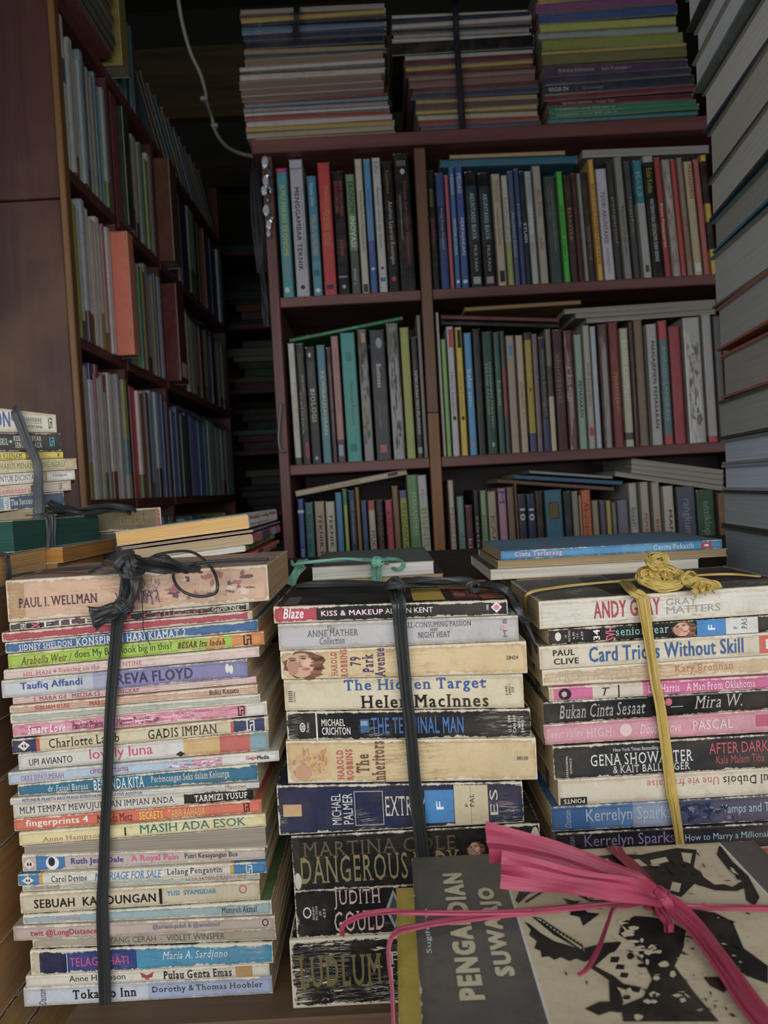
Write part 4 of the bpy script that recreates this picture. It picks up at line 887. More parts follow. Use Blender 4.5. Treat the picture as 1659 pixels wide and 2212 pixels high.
for i, (a, b, cc, pp) in enumerate(HB):
    if b - a < .006: continue
    k += 1
    jx = .004 * rh.uniform(-1, 1) - max(0, (i - 12)) * .0035; yaw = 83 + rh.uniform(-1.5, 1.5)
    R = RZ(yaw); L = .245 + rh.uniform(-.012, .012); D = .185 + rh.uniform(-.006, .006)
    # far corner of the page face sits at (hx, hy): local point (L, D)
    org = Vector((hx + jx, hy, EZ + a + .0002)) - R @ Vector((L, D, 0))
    book('hardcover_book', '%s hardcover with pages to the aisle, %s from the bottom of the right pile' % (cname(cc), ordn(k)), 'large hardcovers in the tall right pile', org, R, (0, L, 0, 0, b - a - .0004, b - a - .0004, D), cc, page=darker(pp, 1.2), hard=True, wear=.04, crack=.05, fleck=.08, soft=True)
HTOP = EZ + .61

# ------------------------------------------------------------------ shelves of the back bookcase
def row(items, zf, sl, yref, zbase, where, group, Y=BY + .012, hmax=.255, xlim=None):
    """items: (x0, x1 at yref, ytop, colour, texts, bands[, film]); sl = (x, slope) pairs of lean"""
    n = len(items); prev = None
    for i, it in enumerate(items):
        x0, x1, yt, col = it[:4]; tx = it[4] if len(it) > 4 else (); bands = it[5] if len(it) > 5 else ()
        film = len(it) > 6 and it[6]
        (xa, sa), (xb, sb) = sl
        s = lerp(sa, sb, min(1, max(0, (x0 - xa) / (xb - xa))))
        yr = yref(x0)
        p0 = P(*zf(x0, yr), Y); p1 = P(*zf(x1, yr), Y)
        lean = math.atan(s) - ROLL
        pt = P(*zf(x0 - s * (yr - yt), yt), Y)
        bx = p0.x + math.tan(lean) * (p0.z - zbase)
        t = (p1.x - p0.x) * .97
        if prev is not None and bx < prev: t -= min(prev - bx, t * .4); bx = prev
        if xlim and bx + t / math.cos(lean) > xlim: bx = xlim - t / math.cos(lean)
        prev = bx + t / math.cos(lean) + .0003
        H = min((pt.z - zbase) / math.cos(lean), hmax)
        D = .165 + .03 * ((i * 37) % 10) / 10
        lab = '%s %s, %s from the left %s' % (cname(col), 'film-wrapped textbook' if film else 'textbook', ordn(i + 1), where)
        book('textbook', lab, group, (bx, Y + .004 * ((i * 7) % 5) / 5, zbase + .0003), RY(math.radians(90) - lean), (-H, 0, 0, 0, t, t, D), col, tx, bands, wear=.25, crack=.1, page='a89a80', hi=False, film=film, rough=.4)
def T(s, f0, f1, c, w0=.25, w1=.75, st='', nm='title'): return (s, f0, f1, w0, w1, c, st, 0, nm)
ZA = zoomf(540, 310, 4.1475)
row([
 (300, 405, 225, '3a8f98', [T('ILMU MIKRO EKONOMI', .13, .67, 'b8b43a', .3, .75, 'b'), T('suatu pengantar', .69, .85, 'b07a50', .3, .7), ('#disc', .91, .955, .2, .6, 'c8c0c4')], [(0, .035, 'b0206a')]),
 (420, 548, 118, 'a9a9b3', [T('MENGGAMBAR TEKNIK', .2, .8, '1e2236', .28, .62, 'b'), T('untuk sekolah menengah kejuruan', .2, .78, '6a5a86', .72, .85), ('#diamond', .9, .94, .3, .7, '2a2a34'), ('#rect', .06, .07, .1, .9, '7a7a84')]),
 (570, 660, 290, '2b7c9b', [T('Husein Umar', .06, .25, 'c8d0d4', .3, .65, '', 'author_name'), T('PERILAKU KONSUMEN', .32, .65, 'c8a070', .25, .75), ('#grid', .77, .82, .2, .8, '12303c'), ('#diamond', .92, .96, .2, .8, 'd0d8dc')], [(.7, 1, '4a8a9c')]),
 (672, 790, 175, 'b5101a', [T('PSIKOLOGI', .18, .36, 'c8843c', .45, .75), T('TEORI DAN PRAKTEK', .36, .5, 'c8843c', .25, .75), T('INDUSTRI SOSIAL', .52, .62, 'c8843c', .2, .75), ('#rect', .91, .945, .2, .75, '3a3050')]),
 (800, 905, 250, '14151c', [T('BANK DAN LEMBAGA', .08, .36, 'a82a3a', .55, .85), T('KEUANGAN LAIN', .08, .33, 'a82a3a', .15, .45), T('KASMIR', .55, .68, 'a82a3a', .35, .65, '', 'author_name'), ('#rect', .84, .85, .1, .8, 'a0a0a4'), ('#disc', .91, .94, .35, .65, 'b0b0b4')]),
 (918, 1003, 280, '6b8a63', [T('EKONOMI', .06, .32, '26382a', .25, .8, 'b'), T('INOVASI', .35, .6, 'c8d2c4', .25, .8, 'b'), T('anwar s.', .78, .92, 'a8b0a8', .3, .6)], [(.63, 1, '4d5a50')]),
 (1008, 1080, 140, 'b8b3a4', [T('Sistem Informasi Manajemen (II)', .23, .68, '2a2a2c', .3, .75, 's'), ('#rect', .92, .98, .2, .8, '3a3a34')]),
 (1085, 1155, 135, '3f88bc', [T('manajemen', .22, .38, '12304c', .3, .65), T('KINERJA SDM', .4, .68, 'b04a5a', .3, .6), ('#disc', .8, .82, .3, .7, 'd0d8e0')], [(.6, 1, '28549a')]),
 (1163, 1245, 130, 'b8b8b8', [T('Manajemen sumber daya manusia', .21, .66, '2c2c30', .3, .65, 'i'), T('Edisi', .03, .12, '8a4a54', .3, .7), ('#rect', .88, .91, .2, .8, '2a6a9c'), ('#disc', .8, .82, .3, .7, '3a3a3a')]),
 (1252, 1350, 160, '17171a', [T('Analisis Laporan Keuangan', .3, .78, 'c0bcb4', .3, .75, 's'), T('Kesembilan', .07, .24, '8a7430', .3, .6), ('#disc', .87, .91, .3, .7, 'a82030')]),
 (1358, 1500, 70, '18181c', [T('Sistem Informasi Manajemen', .2, .8, 'a02838', .5, .75, 's'), T('MANAJEMEN PEMASARAN', .3, .62, '9a9a98', .2, .35), ('#disc', .11, .15, .4, .7, 'b8b8bc'), ('#grid', .05, .09, .2, .8, '8a8a8c')]),
], ZA, ((300, .057), (1500, .066)), lambda x: 1415 - (x - 300) * .062, EZ + SHZ[1], "in the back bookcase's upper left bay", 'textbooks in the upper left bay', xlim=.0895)
ZB = zoomf(900, 310, 2.5136)
row([
 (93, 131, 150, '1a1c22', [T('ekonomi', .15, .3, '8a8a3a'), T('makro', .4, .6, '8a2a34')]),
 (137, 185, 160, '27417f', [T('Prinsip Prinsip Manajemen', .3, .65, 'a0a8b8', .3, .7)], [(.28, .55, '1f2f5a')]),
 (187, 211, 170, 'b34f60', []), (214, 245, 130, '2566a8', [T('MEDIASI', .06, .22, 'c8d0d8'), T('PERMODALAN USAHA', .42, .72, 'c8d0d8'), ('#disc', .92, .95, .2, .8, 'c8d0d8')]),
 (248, 291, 120, '2b4f9a', [T('MEDIASI', .06, .22, 'c8d0d8'), T('PERPAJAKAN', .42, .72, 'd0d8e0'), ('#disc', .92, .95, .2, .8, 'c8d0d8')]),
 (300, 366, 155, '17262e', [T('AKUNTANSI BIAYA', .18, .58, 'b8c4c8', .35, .7, 's'), T('MULYADI', .63, .85, 'b0b4b4', .4, .65, '', 'author_name'), ('#rect', .9, .96, .2, .8, '9aa4a8')], [(0, .12, '0f1116'), (.12, .58, '1c3642')]),
 (373, 437, 160, '131b22', [T('AKUNTANSI BIAYA', .18, .58, 'b8c4c8', .35, .7, 's'), T('MULYADI', .63, .85, 'b0b4b4', .4, .65, '', 'author_name'), ('#rect', .9, .96, .2, .8, '9a8c8c')], [(0, .12, '0f1116'), (.12, .58, '1a3440')]),
 (447, 497, 165, 'b3a78f', [T('TEORI AKUNTANSI', .05, .25, '6a5a48'), T('MANAJEMEN KEUANGAN', .3, .62, '4a4a40', .25, .6), ('#rect', .85, .95, .25, .8, '2a2a2a')]),
 (500, 536, 175, 'b8bab0', [T('kewirausahaan', .2, .6, '6a6a60')], [(.6, 1, '98a060')]),
 (538, 570, 150, '46587e', [T('Akuntansi Sektor', .35, .75, '9aa4c0')]), (573, 600, 140, '2a4480', [T('pajak', .3, .5, '9aa4c0')]), (602, 628, 150, '1f2a3c', [T('STUDI', .45, .62, 'c0c4c8', .2, .8, 'b')]),
 (632, 671, 150, 'aab0b2', [T('SUPRANTO', .05, .28, '6a7a84', .3, .7), T('STATISTIK', .32, .55, 'd4dada', .2, .8), T('teori', .62, .72, '6a7a84')]),
 (676, 723, 125, 'a79f93', [T('MIKRO EKONOMI', .2, .42, '6a5a4c'), T('edisi', .6, .7, '8a4a44')]),
 (736, 800, 180, '3f4c4e', [T('Manajemen Keuangan Perusahaan', .12, .7, '8a9694', .5, .7), T('Konsep Aplikasi', .1, .4, '7a8684', .25, .4)]),
 (806, 840, 155, '2fb52a', [T('ekonomi makro', .3, .8, '124a12')]), (846, 886, 175, '3f2c28', [T('bisnis', .3, .6, '9a7a34')]), (890, 916, 160, '54202c', []), (918, 941, 165, '8e9390', []), (943, 979, 150, '3d2d2b', [T('auditing', .5, .8, '8a7060')]),
 (986, 1018, 90, 'd69d1c', [T('EKONOMI PEMBANGUNAN', .2, .85, '5a3c0c')]), (1023, 1086, 140, 'bcbcc8', [T('TEORI AKUNTANSI', .2, .66, '7a3a6a', .3, .7, 'b'), T('SUWARDJONO', .7, .93, '4a4a54', .3, .6, '', 'author_name')]),
 (1091, 1126, 95, '3c3e3e', [T('pengantar', .3, .7, '8a8a84')], [], True), (1131, 1176, 75, '8d8c88', [T('Perilaku Organisasi', .4, .8, '3a3a3a')], [], True), (1186, 1221, 95, '474b4d', [T('logika', .3, .6, '8a9090')]),
 (1233, 1283, 95, 'a9aaa6', [T('K-13', .1, .3, '7ab0bc'), ('#rect', .88, .94, .3, .7, '4a4a4a')], [(0, .36, '2a7f92')]), (1291, 1351, 70, '15161b', [T('MATEMATIKA EKONOMI DAN BISNIS', .35, .86, 'b4b8bc', .3, .65, 'b'), T('Edisi Kedua', .1, .3, '9a9a2c')], [(0, .05, 'a8aaac')]),
 (1356, 1389, 75, 'a82a2a', [T('Riset Pemasaran', .38, .74, 'd0b8b0', .25, .75, 'b')]), (1393, 1441, 90, 'a59a90', [('#blobs8', .05, .95, .1, .9, ['8a7a70', 'c0b8b0', '9a5a4a'])]), (1443, 1471, 85, 'c01f2c', []), (1473, 1506, 80, '93806c', [T('ORGANISASI', .5, .85, '9a2a2a')]),
 (1510, 1560, 100, 'bbaa88', [T('MANAJEMEN', .03, .32, '9c2028', .3, .8, 'b'), ('#rect', .88, .96, .2, .8, 'd0ccc0')]), (1566, 1600, 85, 'b45650', []), (1603, 1638, 65, 'd0aa20', [], [(.05, .4, '2a2826'), (.55, .78, '2a2826')]),
], ZB, ((93, .062), (1400, .118)), lambda x: 805 - (x - 100) * .0667, EZ + SHZ[1], "in the back bookcase's upper right bay", 'textbooks in the upper right bay')
ZC = zoomf(580, 650, 4.366)
row([
 (250, 318, 405, 'b5b5ad', [T('Mulyadi', .08, .2, '9a9030'), T('Perencanaan dan Pengendalian', .32, .8, 'a03a4a', .5, .75), T('Sistem Manajemen', .42, .72, 'a03a4a', .2, .42)], [(.94, 1, '3a3c3a')]),
 (325, 402, 405, '24272c', [T('DASAR DASAR', .26, .4, 'a8a8a4', .5, .75), T('MATEMATIKA', .4, .72, '7a5a34', .55, .8), T('STATISTIKA', .4, .75, '9a9a98', .15, .4), ('#rect', .82, .95, .45, .85, 'a02034'), ('#grid', .08, .2, .2, .7, '6a6a34')]),
 (410, 502, 435, '1f2227', [T('BIOLOGI', .36, .64, 'c8c8c4', .3, .75, 's'), ('#disc', .05, .09, .3, .6, 'b8b8b8'), ('#diamond', .93, .97, .3, .7, 'a8a8a8')], [(.12, .36, '33363c')]),
 (515, 602, 420, '3d7d8c', [T('KEWIRAUSAHAAN', .22, .76, 'c0b48c', .35, .75, 'b')]), (608, 652, 440, '53303a', [T('akuntansi keuangan menengah', .15, .75, 'b08a60', .4, .75)]),
 (656, 732, 335, 'a0736f', [T('Perilaku Konsumen', .1, .6, '7a4a4a', .4, .65), ('#rect', .86, .95, .2, .75, '8aa0b8')], [(.82, 1, '53303a')]),
 (745, 890, 305, '2e938c', [T('HUKUM BISNIS', .15, .22, '16504c', .3, .7), T('Manajemen Pemasaran', .38, .72, '1c5c58', .4, .7), ('#grid', .86, .92, .25, .7, '16504c')]),
 (905, 1002, 270, '37362f', [('#blobs9', .15, .9, .1, .8, ['4a4a40', '5a584a', '2a2a26']), T('LEGENDA', .6, .75, '8a8434'), ('#rect', .03, .1, .4, .8, 'b08a70')], [], True),
 (1020, 1167, 280, '33373f', [T('Business', .26, .44, 'b8bcc0', .35, .65, 'b'), T('teori dan aplikasi', .56, .76, '8a8e94', .3, .45), ('#disc', .06, .14, .4, .8, '8a9aa8'), ('#rect', .88, .94, .3, .7, 'b05a5a')]),
 (1180, 1300, 215, '555552', [('#blobs10', .05, .95, .1, .9, ['3a3a3a', '7a7a76', '4a4a4c'])], [], True), (1306, 1396, 255, '98a14c', [T('PENGANTAR BISNIS', .15, .7, 'a89a20', .4, .7)]),
 (1406, 1466, 340, '2a2a2e', [T('KEPERCAYAAN PADA PELANGGAN', .28, .8, 'b4b4b4', .3, .75, 'b'), ('#rect', .91, .96, .2, .8, '9a9a9a')]), (1474, 1516, 135, '7d7977', []),
], ZC, ((250, .064), (1500, .062)), lambda x: 1500 - (x - 250) * .045, EZ + SHZ[2], "in the back bookcase's middle left bay", 'textbooks in the middle left bay', hmax=.285, xlim=.0895)
ZD = zoomf(920, 620, 2.5136)
row([
 (95, 113, 140, 'b5b2a8', []), (116, 144, 285, '7fae5a', []), (148, 189, 215, 'b9b7bd', [T('Metode Penelitian', .35, .68, '4a4a50', .3, .6), ('#rect', .02, .16, .3, .8, 'b02030'), ('#rect', .69, .72, .3, .7, '2a2a2a')]),
 (195, 233, 220, 'd0b020', [T('Metode Penelitian', .35, .68, '4a3a10', .3, .6), ('#rect', .02, .16, .3, .8, '1c1c1c'), ('#rect', .69, .72, .3, .7, '2a2a2a')]), (241, 284, 250, '3a8fc4', [T('kelas satu', .3, .6, 'c8dce8'), ('#disc', .9, .93, .2, .7, 'd06a5a')]),
 (290, 331, 230, '2c2c30', []), (340, 396, 245, '1f4a40', [T('MANAJEMEN STRATEGI', .25, .78, 'b0bcb4', .5, .7), T('TEKNIK ANALISA', .25, .68, '9aa8a0', .2, .4), ('#disc', .9, .94, .4, .7, '8aa89a')]), (402, 436, 245, '33605a', [T('hukum', .4, .6, 'b8c4c0')]), (438, 463, 240, '46504e', [], [(.3, .7, '8a3038')]),
 (468, 515, 265, 'a3937f', [('#rect', .08, .17, .3, .75, '4a8aa8')]), (520, 561, 265, 'b5a58c', [T('pengantar ilmu', .4, .75, '7a6a54')]), (568, 608, 250, 'a8952f', [('#diamond', .45, .5, .3, .7, '7a4a1c')], [(.84, 1, '4a4470'), (0, .06, '3a3a40')]), (610, 641, 255, '7d6b71', []),
 (644, 681, 275, '2f3138', [T('dinamika kelompok', .1, .7, '8a8c90')], [(.72, 1, '34406c')]), (683, 716, 230, '7a7264', [], [(.3, .55, '4a463c'), (.55, 1, 'c0b49b')]), (722, 776, 235, '4a2630', [T('akuntansi', .2, .6, '8a6a70')]),
 (782, 831, 240, '5a1c2b', [T('riset', .3, .6, 'c0a080')], [], True), (838, 883, 260, '8aa59a', [T('PEMASARAN', .4, .72, '24342e', .3, .7, 'b')]), (886, 926, 210, 'a8a49c', [T('studi kelayakan', .3, .65, '5a5650'), ('#disc', .82, .9, .2, .8, 'b02a3a')]), (928, 961, 215, 'a9b4c4', []),
 (970, 1023, 205, '4f2f33', [], [], True), (1028, 1082, 195, '7d2226', [T('manajer', .4, .7, 'b08a50')]), (1088, 1137, 225, 'b7b39a', [T('ENSIKLOPEDI', .1, .6, 'd8d4c0')], [(.88, .94, '4a4a46')]), (1140, 1162, 190, '5a3c40', []), (1166, 1217, 180, '7c6753', []),
 (1229, 1291, 205, 'a9a9ab', [T('MANAJEMEN PEMASARAN', .14, .86, '1e1e22', .3, .72, 'b')]), (1299, 1349, 185, '57787c', [T('ANALISA LAPORAN', .2, .8, '8aa4a8', .3, .7)], [(0, .15, 'b03038'), (.92, 1, 'b03038')]), (1356, 1421, 215, '9a1f33', []),
 (1431, 1529, 170, 'aaa8a4', [('#blobs11', .1, .9, .1, .9, ['8a8884', 'c8c6c4', '6a6668'])], [], True), (1536, 1592, 150, 'a3a19f', [], [(.95, 1, 'a8302c')]), (1598, 1640, 160, '5a5c60', []), (1645, 1690, 200, '7a4a3c', []),
], ZD, ((95, .060), (1500, .078)), lambda x: 905 - (x - 100) * .0705, EZ + SHZ[2], "in the back bookcase's middle right bay", 'textbooks in the middle right bay', hmax=.285)
row([
 (215, 272, 430, '2a4a8a', [('#rect', .09, .11, 0, 1, 'c0c4cc'), T('PENGANTAR BISNIS', .4, .8, '9aa8c8', .3, .7)]), (280, 362, 465, '2a6a6a', [T('Bank dan', .1, .4, '123c3c')]), (370, 472, 455, 'a3907c', [T('TEKNIK BISNIS PASCA', .1, .9, '3a2c22', .35, .7, 'b')]), (476, 570, 455, 'b5b0a0', [T('TEKNIK BISNIS PASCA', .1, .9, '2c2a24', .35, .7, 'b')]),
 (573, 640, 370, '3a78a4', []), (645, 692, 335, '2e7a5a', [('#rect', .12, .6, .3, .8, 'a8b030')]), (700, 766, 350, '26304a', [T('seri manajemen', .08, .4, '8a90a4')], [(.6, 1, 'b8502c')]), (768, 808, 320, '8a6a2a', []), (815, 872, 445, '2a4a78', [T('PENGAN', .48, .75, 'b04a7a')], [(.42, 1, 'b0a8a4')]),
 (880, 950, 445, 'b0a590', [T('HUKUM PERBANKAN', .25, .9, '5a2c24', .3, .75, 'b')], [(0, .08, 'a83a30')]), (956, 1026, 440, '25222a', [T('MANAJEMEN', .1, .6, '8a2a34')]), (1045, 1116, 440, 'a81f3a', [T('ETIKA', .1, .3, '5a1020'), T('Ekonomi', .4, .65, 'd0909c')]), (1118, 1182, 310, '7a5a3a', []),
 (1187, 1262, 350, '8f9430', [T('PENGANTAR', .1, .5, '4a4c14')], [(0, .06, '4a4c80')]), (1264, 1374, 205, '56864f', [T('MANAJEMEN', .12, .42, '9ab88c', .3, .75, 's'), ('#rect', .5, .62, 0, .95, 'a01f5c'), ('#grid', .53, .58, .2, .7, 'c0a050')]),
 (1400, 1494, 205, 'acacad', [T('BISNIS', .23, .5, '8a9428', .25, .8, 'b'), T('Ebert', .1, .2, 'a04a54', .4, .6), T('edisi delapan', .52, .75, '6a6a6a', .35, .6)]),
], zoomf(600, 980, 4.366), ((200, .052), (1450, .075)), lambda x: 1000, EZ + SHZ[3], "in the back bookcase's lower left bay", 'textbooks in the lower left bay', hmax=.28, xlim=.0885)
row([
 (100, 130, 155, 'b0a698', [T('PENELITIAN', .2, .6, '9a4a48')]), (140, 176, 235, '6f8f8c', [T('dasar', .3, .5, '3a5250')]), (180, 217, 280, '5a2230', [T('kimia', .3, .6, 'b89aa0')]), (224, 251, 205, '23242a', [T('statistik', .2, .6, '9a9a9a')]), (257, 289, 205, '7f9f74', [T('matematika', .2, .6, '3a5230')]),
 (291, 337, 210, 'a8957c', [T('KAMUS', .2, .6, '6a5240')]), (344, 386, 195, 'b07a94', [T('M', .02, .12, '3a4a90', .2, .8, 'b'), T('Kalkulus', .5, .8, '7a3a5c')]), (389, 426, 190, '7b6450', []), (428, 440, 165, '6a4a2c', []), (442, 483, 225, '1f2c4a', [T('10', .12, .22, 'c8c8c0', .2, .8, 'b'), T('Ekonomi', .45, .7, '6aa0c0')]),
 (486, 527, 225, '1b2a50', [T('10', .12, .22, 'c8c8c0', .2, .8, 'b'), T('Ekonomi', .45, .7, '6aa0c0')]), (530, 566, 210, '3a2c28', []), (575, 664, 205, '2a6a80', [('#rect', .1, .24, .2, .8, '3a3c30'), ('#grid', .11, .23, .25, .75, '8a7a40')]), (668, 706, 210, '2a2c36', []), (709, 742, 210, '8a8478', []), (744, 752, 230, 'c0a070', []),
 (754, 804, 205, 'c0501c', [T('Akuntansi', .1, .4, '5a2008')]), (806, 840, 255, '8f8674', []), (843, 872, 255, '5a5068', []), (875, 901, 255, 'a89a40', []), (902, 924, 265, '7a7a78', []), (928, 986, 255, '6a6e7c', []), (990, 1036, 170, 'a8a49c', [T('kisah', .2, .35, '3a3a3a')]), (1045, 1091, 165, 'aaa294', [T('PEMASARAN', .25, .6, '9a2a2c', .3, .7, 'b')]),
 (1104, 1147, 165, 'a89f8c', [T('BISNIS', .3, .55, '9a3a2c', .3, .7, 'b')]), (1155, 1212, 185, 'b5aea0', [T('MANAJEMEN', .2, .75, '1e1c1c', .35, .75, 'b')]), (1225, 1320, 190, '4a5064', [T('rangkuman', .1, .5, '8a90a0')]), (1324, 1416, 205, '2a5036', [T('ensiklopedi', .1, .5, '7a9a7c')]), (1425, 1500, 220, '7a5236', []),
], zoomf(930, 970, 2.276), ((100, .062), (1300, .085)), lambda x: 450, EZ + SHZ[3], "in the back bookcase's lower right bay", 'textbooks in the lower right bay', hmax=.28)
# books lying on top of the rows
def lying(zf, X0, Y0, X1, Y1, th, s, col, label, Y=BY + .02, D=.17, texts=(), group='books lying on the shelved rows', flip=False, page='a89a80', name='textbook', dz=0.0):
    a = P(*zf(X0, Y0), Y); b = P(*zf(X1, Y1), Y); t = th / s / FPX * Y
    d = b - a; ang = math.atan2(d.z, d.x); L = math.hypot(d.x, d.z)
    a = a + Vector((0, 0, dz))
    if flip: return book(name, label, group, a + Vector((d.x, D, d.z)), RY(-ang) @ RZ(180), (0, L, 0, 0, t, t, D), col, texts, page=page, hi=False, wear=.3)
    return book(name, label, group, a, RY(-ang), (0, L, 0, 0, t, t, D), col, texts, page=page, hi=False, wear=.3)
lying(ZC, 204, 392, 1268, 178, 38, 4.366, '1f7a52', 'thin green book slanting over the middle left bay', page='1f6a48', texts=[T('sosiologi', .3, .6, '9ac0ac', .3, .7)])
lying(zoomf(600, 980, 4.366), 175, 410, 1222, 200, 62, 4.366, 'b5a58e', 'cream book slanting over the lower left bay', texts=[T('ILMU DAN BISNIS', .3, .58, '7a5a4c', .3, .7), ('#rect', .83, .92, .3, .75, '3a3230')])
lying(ZB, 128, 132, 872, 108, 44, 2.5136, '1f6a84', 'teal book lying over the upper right bay', D=.2)
lying(ZB, 180, 86, 806, 62, 26, 2.5136, 'a89468', 'cream book lying on the teal book', D=.19)
lying(ZB, 900, 78, 1590, 50, 40, 2.5136, '8a8884', 'grey magazine lying over the upper right bay', D=.2, flip=True, page='9a9894')
lying(ZD, 88, 205, 722, 222, 24, 2.5136, '202024', 'black folder lying over the middle right bay')
lying(ZD, 84, 182, 722, 200, 24, 2.5136, '6a2c34', 'maroon book lying on the black folder', dz=.003)
lying(ZD, 212, 152, 842, 112, 26, 2.5136, '8a7040', 'mustard book lying on the maroon book', dz=.006)
for i, (y0, y1, c_, l_) in enumerate(((196, 146, '50524e', 'dark grey'), (170, 118, '9a9a96', 'silver'), (146, 92, '7e817c', 'ash grey'))):
    lying(ZD, 752 + 60 * (2 - i), y0, 1575, y1, 24, 2.5136, c_, l_ + ' magazine, %s of three lying over the middle right bay' % ('lowest', 'second', 'topmost')[i], flip=True, page='8f8d86', name='magazine')
ZE = zoomf(930, 970, 2.276)
lying(ZE, 330, 168, 900, 208, 22, 2.276, '6a5040', 'brown book sloping over the lower right bay')
lying(ZE, 410, 148, 940, 180, 24, 2.276, '2f5a86', 'blue book sloping on the brown one over the lower right bay')
lying(ZE, 485, 120, 895, 148, 16, 2.276, '8a9a96', 'pale grey book sloping on the blue one over the lower right bay')
for i, (y0, y1, c_, l_) in enumerate(((140, 205, '3c4240', 'dark'), (116, 178, '8a8c86', 'silver'), (92, 152, '9a8c84', 'beige'), (68, 126, 'a4a49c', 'pale'))):
    lying(ZE, 985 - (80 if i == 0 else 0), y0 - (8 if i == 0 else 0), 1440, y1, 22, 2.276, c_, l_ + ' magazine, %s of four sloping over the lower right bay' % ('lowest', 'second from below', 'third from below', 'topmost')[i], flip=True, page='9a968c', name='magazine')
# piles on the top board
def pile(zf, s, x0f, x1f, ybot, items, where, group, Y=BY + .02, seed=1, slope=0.0, z0=None, D=.2, texts={}):
    rr = random.Random(seed); z = z0
    n = len(items); tot = sum(t for _, t in items)
    acc = 0
    for i, (c_, th) in enumerate(reversed(items)):
        k = i / max(1, n - 1); yy = ybot - acc
        a = P(*zf(x0f(k) + rr.uniform(-10, 10), yy), Y); b = P(*zf(x1f(k) + rr.uniform(-12, 12), yy), Y)
        t = th / s / FPX * Y; L = b.x - a.x
        pg = c_.startswith('p'); cc = c_[1:] if pg else c_
        lab = '%s magazine, %s from the bottom of %s' % (('brown paged' if pg else cname(cc)), ordn(i + 1), where)
        kw = dict(hi=False, wear=.3, cat='magazine', page=cc if pg else '8a8070')
        tx = texts.get(i, ())
        yaw = rr.uniform(-1.5, 1.5)
        rot = RY(-slope) @ RZ(yaw)
        if pg: book('magazine', lab, group, (b.x, Y + D, z), rot @ RZ(180), (0, L, 0, 0, t - .0002, t - .0002, D), '4a4440', **kw)
        else: book('magazine', lab, group, (a.x, Y + .004 * rr.random(), z), rot, (0, L, 0, 0, t - .0002, t - .0002, D), cc, texts=tx, **kw)
        z += t; acc += th
TOPZ = EZ + .6453
pile(zoomf(480, 0, 3.95), 3.95, lambda k: lerp(290, 150, min(1, k * 1.0)) - (70 if 0 < k < .6 else 0), lambda k: lerp(1490, 1395, min(1, k * 3)), 1250,
     [('8a8680', 42), ('5a4438', 44), ('a08a30', 40), ('2f3040', 26), ('2a5a8a', 40), ('55708a', 30), ('20304f', 52), ('16203a', 60), ('8a7a5a', 42), ('3a4a50', 40), ('p7e6c5c', 62), ('b0a8a0', 40), ('3c4640', 24), ('b0a498', 50), ('p78665a', 66), ('p74625a', 60), ('p6c5c54', 48), ('7a2f2a', 20), ('5a7890', 32), ('8a8084', 36), ('a9aab0', 30), ('8a2a24', 42), ('b0a4a4', 50), ('a08a40', 46), ('9a8e7c', 50), ('b59a74', 84)],
     'the left pile on the back bookcase', 'magazines in the left top pile', z0=TOPZ, seed=31, texts={0: [T('SISTEM POLITIK INDONESIA', .3, .7, '5a4632', .3, .7, 'i'), T('rahman', .78, .9, '6a5640', .35, .65)], 12: [T('kajian + 11 tema + edisi', .3, .65, '5a5048', .3, .6)]})
pile(zoomf(830, 0, 2.37), 2.37, lambda k: lerp(190, 90, k * 1.3) if k < .7 else 40, lambda k: lerp(800, 745, k), 690,
     [('a8a4a0', 20), ('1f2a44', 34), ('a8a0a0', 24), ('2a2a34', 22), ('8a8a90', 22), ('a8a49c', 20), ('15161a', 66), ('9aa09a', 24), ('5a1f34', 34), ('a08a2a', 20), ('5a2038', 28), ('7a6a60', 22), ('7a5050', 34), ('5a3038', 30), ('2a3a5a', 30), ('a08050', 22), ('5a4a48', 32), ('a8964a', 20), ('a8a090', 28), ('8a2a2a', 26), ('4a4a6a', 24), ('b0703a', 44)],
     'the middle pile on the back bookcase', 'magazines in the middle top pile', z0=TOPZ, seed=33)
pile(zoomf(830, 0, 2.37), 2.37, lambda k: lerp(850, 775, k), lambda k: lerp(1600, 1450, max(0, k - .3) * 1.4), 640,
     [('a01f6a', 60), ('a8842a', 42), ('7a3f70', 50), ('2a4a80', 50), ('a0a84a', 44), ('8a9a98', 32), ('7f8a3a', 56), ('a8942f', 20), ('6a6a3a', 52), ('4a3a54', 60), ('33344f', 40), ('2a2c44', 50), ('6a2038', 30), ('5a1a30', 28), ('1f7a5a', 30), ('1f7a5a', 30), ('2a7a90', 20), ('8a2020', 46)],
     'the right pile on the back bookcase', 'magazines in the right top pile', z0=TOPZ, seed=35, slope=.008,
     texts={2: [T('PELAJARAN - untuk SMA kelas X', .05, .45, 'a8c8bc', .3, .7)], 3: [T('PELAJARAN - untuk SMA kelas XI', .05, .45, 'a8c8bc', .3, .7)], 4: [T('BUKU SISWA - kelas XII', .1, .45, 'c09aa4', .3, .7)], 6: [T('FOCUS ON', .03, .16, 'b8b8c4', .3, .7, 'b'), T('Grammar', .25, .4, '8a8aa0', .3, .6)], 8: [T('Bahasa Indonesia', .1, .35, 'a89ab0', .4, .7), T('kelas 10 semester 1', .4, .6, 'a89ab0', .4, .7)]})

